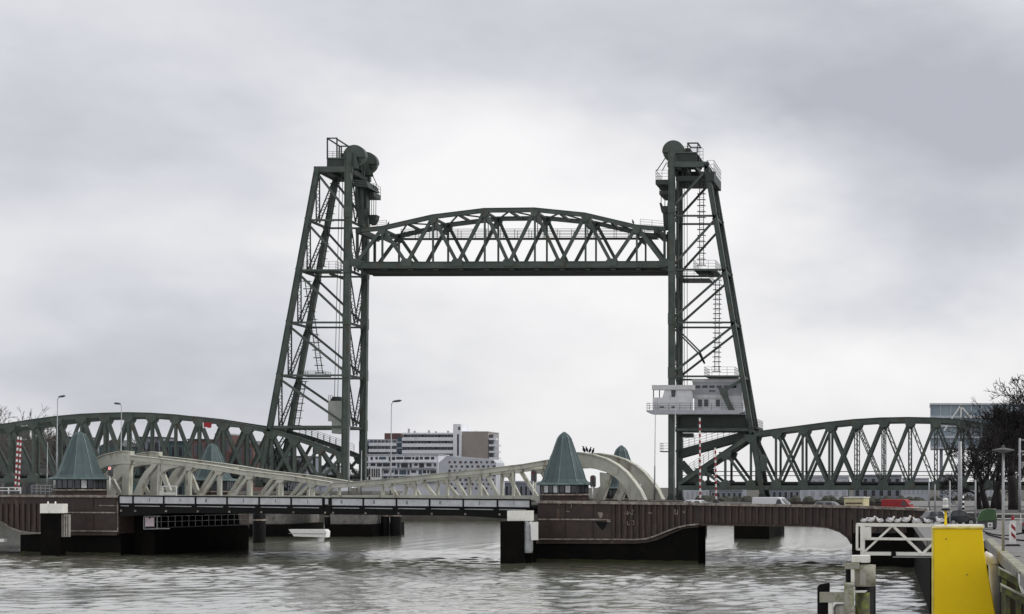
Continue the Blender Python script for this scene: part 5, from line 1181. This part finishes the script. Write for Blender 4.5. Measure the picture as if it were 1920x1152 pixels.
for x in (682, 699): 
    bay = t.part('white_bay', fb(x, x + 19 if x > 690 else x + 12, 877, 900, Y, 1.0, -1.9), 'white2')
    for k in range(4 if x > 690 else 3): t.part('bay_window', fb(x + 2 + k * 4.2, x + 4.6 + k * 4.2, 879, 895, Y, .1, -1.98), 'aptd', bay)
t = Thing('apartment_block', 'white terraced flats with dotted windows under the brown gable', 'building', at(870, by, 455) + NY * 4, 'flats beyond the channel')
Y = 455.0; by = HY + F * (ZC - 4.3) / Y
wl = t.part('wall', MB().prism([at(822.5, 868, Y), at(838, 855, Y), at(925, 862, Y), at(930, 868, Y), at(930, by, Y), at(822.5, by, Y)], NY * 9), 'farwhite')
for r_, y in enumerate((865, 873, 881, 889, 898, 906, 914)):
    for k in range(9):
        x = 841 + k * 10 + (r_ % 2) * 3; t.part('window', fb(x, x + rnd.choice((3, 4, 5)), y, y + 4, Y, .1, -.08), rnd.choice(('glass', 'aptd', 'glass', 'brick')), wl)
# houses behind the left curved span
def house(label, x0, x1, yt, Y, wallm, roofm, gable=False, cols=3, rows=3, grp='houses behind the left span'):
    by = HY + F * (ZC - 4.3) / Y
    t = Thing('house', label, 'building', at((x0 + x1) / 2, by, Y) + NY * 5, grp)
    wl = t.part('wall', fb(x0, x1, yt, by, Y, 10), wallm)
    if gable: t.part('roof', MB().prism([at(x0 - 1, yt - .3, Y), at((x0 + x1) / 2, yt - (x1 - x0) * .3, Y), at(x1 + 1, yt - .3, Y)], NY * 10), roofm)
    else: t.part('roof', fb(x0 - .6, x1 + .6, yt - 3, yt - .2, Y, 10.4, -.3), roofm)
    cw_ = (x1 - x0) / cols; rh = (by - yt) / rows
    for r_ in range(rows):
        for c_ in range(cols):
            x = x0 + cw_ * (c_ + .25); y = yt + rh * (r_ + .2)
            f_ = t.part('window_frame', fb(x - .5, x + cw_ * .5 + .5, y - .5, y + rh * .5 + .5, Y, .08, -.06), roofm if wallm.startswith('far') else 'fargrey', wl); t.part('window', fb(x, x + cw_ * .5, y, y + rh * .5, Y, .08, -.1), 'hgrey2' if wallm == 'farwhite' else ('aptd' if wallm == 'fargrey' else 'glass'), wl)  # on far white fronts the haze is put into paler panes
for i, (a, b, yt, Y, wm, rm, gb_, lab) in enumerate(((-60, 16, 806, 420, 'brickd', 'dgrey', False, 'dark grey office block at the far left behind the span'), (16, 70, 826, 400, 'brickd', 'hgrey2', False, 'low dark building left of the left pavilion'),
        (100, 152, 822, 430, 'fargrey', 'dgrey', False, 'bluish grey building behind the left pavilion'), (186, 232, 838, 430, 'tealw', 'dgrey', True, 'teal gabled house above the left arch'),
        (262, 300, 822, 440, 'fargrey', 'dgrey', False, 'grey house above the arch top'), (306, 345, 830, 440, 'tealw', 'dgrey', False, 'teal flat-topped house behind the span'),
        (352, 384, 826, 430, 'brick', 'dgrey', False, 'red brown house left of the far copper roof'), (404, 430, 816, 430, 'brick', 'hgrey2', False, 'tall red brown house right of the far copper roof'), (446, 474, 834, 430, 'brick', 'dgrey', True, 'gabled red brown house near the left tower'),
        (486, 520, 846, 440, 'tealw', 'dgrey', False, 'dark teal house behind the tower foot'), (540, 575, 858, 440, 'fargrey', 'dgrey', False, 'small grey house inside the tower foot'), (582, 632, 876, 450, 'farwhite', 'dgrey', False, 'low white house left of the upright tower legs'))):
    house(lab, a, b, yt, Y, wm, rm, gb_)
# low waterside buildings seen below the right span
for i, (a, b, yt, Y, wm, lab) in enumerate(((1276, 1330, 917, 430, 'farwhite', 'low pale shed below the right span behind the booms'), (1332, 1392, 920, 430, 'fargrey', 'low grey shed below the right span beside the pale one'), (1436, 1500, 918, 450, 'fargrey', 'low blue grey shed behind the white van'),
                        (1502, 1590, 896, 520, 'farwhite', 'long white building seen through right truss diagonals'), (1600, 1690, 893, 520, 'fargrey', 'long grey building seen through right truss diagonals'), (1692, 1742, 899, 500, 'farwhite', 'short pale building left of the quay trees'),
                        (1760, 1812, 893, 480, 'farwhite', 'pale building behind the grey column'), (1816, 1872, 914, 420, 'farwhite', 'white boathouse behind the green container'), (946, 1000, 905, 470, 'fargrey', 'bluish building behind right end of the leaf truss'))):
    house(lab, a, b, yt, Y, wm, 'farwhite', False, 6, 1 if b - a < 65 else 2, 'waterside buildings behind the right span')
# glass office building
Y = 430.0; by = HY + F * (ZC - 4.3) / Y
t = Thing('glass_office', 'glass office block with white triangle brace above the right span', 'building', at(1840, by, Y) + NY * 8)
fr = t.part('core', fb(1745, 1935, 760, 842, Y, 16), 'skyglass')
for x in (1762, 1830, 1898): t.part('column', fb(x, x + 6, 842.3, by, Y, 3, 3), 'fargrey')
t.part('roof_slab', fb(1743, 1938, 756.5, 759.8, Y, 17, -.8), 'farwhite')
for y in (780, 797, 818, 838): t.part('floor_band', fb(1744, 1936, y, y + 4, Y, .8, -.9), 'farwhite')
for k in range(11): x = 1744 + k * 19; t.part('mullion', fb(x, x + 1.6, 760, 842, Y, .3, -.35), 'farwhite', fr)
for a, b in (((1801, 761), (1784, 786)), ((1801, 761), (1821, 784)), ((1802, 761), (1802, 784))): t.part('brace', MB().beam(at(*a, Y - 1.1), at(*b, Y - 1.1), .4, .3), 'white2')
for a, b in (((1770, 784), (1756, 808)), ((1784, 786), (1770, 808))): t.part('brace', MB().beam(at(*a, Y - 1.1), at(*b, Y - 1.1), .4, .3), 'white2')

# ================================================================== TREES
def bare_tree(label, base, h, seed, spread=.5, lv=6, lean=0.0, mat='bark', first=.28, grp='bare winter trees', thick=.024):
    rn = random.Random(seed); t = Thing('bare_tree', label, 'tree', base, grp); tr, cr_ = MB(), MB(); base = Vector(base)
    def grow(p, d, ln, r, k):
        n = 3 if k < 3 else 2; pts = [p]; rad = [r]; q = p; dd = d
        for i in range(n):
            dd = (dd + Vector((rn.uniform(-1, 1), rn.uniform(-1, 1), rn.uniform(-.6, .9))) * .16).normalized(); q = q + dd * (ln / n); pts.append(q); rad.append(r * (1 - .38 * (i + 1) / n))
        (tr if k <= 1 else cr_).loft(pts, rad, 8 if k < 1 else (5 if k < 3 else 3), k < 2)
        if k >= lv: return
        kids = rn.choice((3, 4)) if k < 3 else rn.choice((2, 3, 3))
        for c in range(kids):
            a = rn.uniform(0, 6.283); tilt = rn.uniform(.45, 1.0) * spread * (1.6 if c else .7)
            ax = dd.orthogonal().normalized(); ax.rotate(Matrix.Rotation(a, 3, dd)); nd = (dd * math.cos(tilt) + ax * math.sin(tilt)); nd.z += .10; nd.normalize()
            st = pts[-1] if c < 2 else pts[rn.randint(1, len(pts) - 1)]
            grow(st, nd, ln * rn.uniform(.58, .86), max(rad[-1] * (.86 if c == 0 else .72), .036), k + 1)
    grow(base, Vector((lean, 0, 1)).normalized(), h * first, h * thick, 0)
    top = max(q.z for q in cr_.v) - base.z; k_ = h / top
    for mm in (tr, cr_): mm.v = [base + (q - base) * k_ for q in mm.v]
    t.part('trunk', tr, mat); t.part('crown', cr_, mat)
bare_tree('tall dark bare tree rising at the right edge of the quay', gp(1901, 966), 19, 11, .66, 8, -.02, first=.22, thick=.036)
bare_tree('bare tree left of the tall one, spreading over the span end', Vector((at(1850, 0, 235).x, 235, QZ)), 15.5, 4, .70, 7, -.1, thick=.040)
bare_tree('dense bare tree partly hiding the glass office', Vector((at(1876, 0, 222).x, 222, QZ)), 16.5, 21, .68, 7, -.05, thick=.040)
bare_tree('smaller bare tree behind the wide-shaded lamp post', Vector((at(1838, 0, 212).x, 212, QZ)), 11.5, 31, .70, 7, thick=.040)
bare_tree('bare tree with low crown behind the green container', Vector((at(1862, 0, 250).x, 250, QZ)), 14, 77, .72, 7, thick=.040)
bare_tree('bare tree cut by the right border of the picture', Vector((at(1930, 0, 190).x, 190, QZ)), 16, 41, .6, 7, thick=.040)
for i, (x, yt, Y, lab) in enumerate(((4, 758, 330, 'pale bare tree top at the far left above the span'), (34, 772, 345, 'second pale bare tree top at the far left'), (68, 782, 360, 'faint bare tree behind the left span top'), (128, 812, 330, 'dark bare tree behind the left pavilion'), (255, 812, 340, 'bare tree behind the highest part of the left span'), (545, 850, 400, 'bare tree seen through the left tower foot'), (672, 876, 400, 'small bare tree beside the upright tower legs'))):
    b = at(x, 0, Y); b.z = 4.3; h_ = (ZC - (yt - HY) * Y / F) - 4.3
    bare_tree(lab, b, h_ * 1.02, 60 + i, .5, 6, 0, 'bark2' if i < 3 else 'bark', .26, 'bare trees behind the left span', .014)
# low shrubbery on the far bank: reads as one mass
rn = random.Random(9); sh = MB()
for k in range(420):
    x = rn.uniform(-60, 1930); Y = rn.uniform(388, 398); c = at(x, 0, Y); c.z = 4.3; r_ = rn.uniform(.5, 1.5)
    pr = [(r_ * .7, -.2), (r_, r_ * .5), (r_ * .8, r_ * 1.1), (r_ * .3, r_ * 1.5)]
    sh.lathe([(a * rn.uniform(.8, 1.2), z) for a, z in pr], c, 7, rn.uniform(0, 1))
struct('bank_shrubbery', sh, 'hedge', None, 'stuff')
bpy.data.objects['bank_shrubbery']['label'] = 'low dark shrubbery along the far bank'
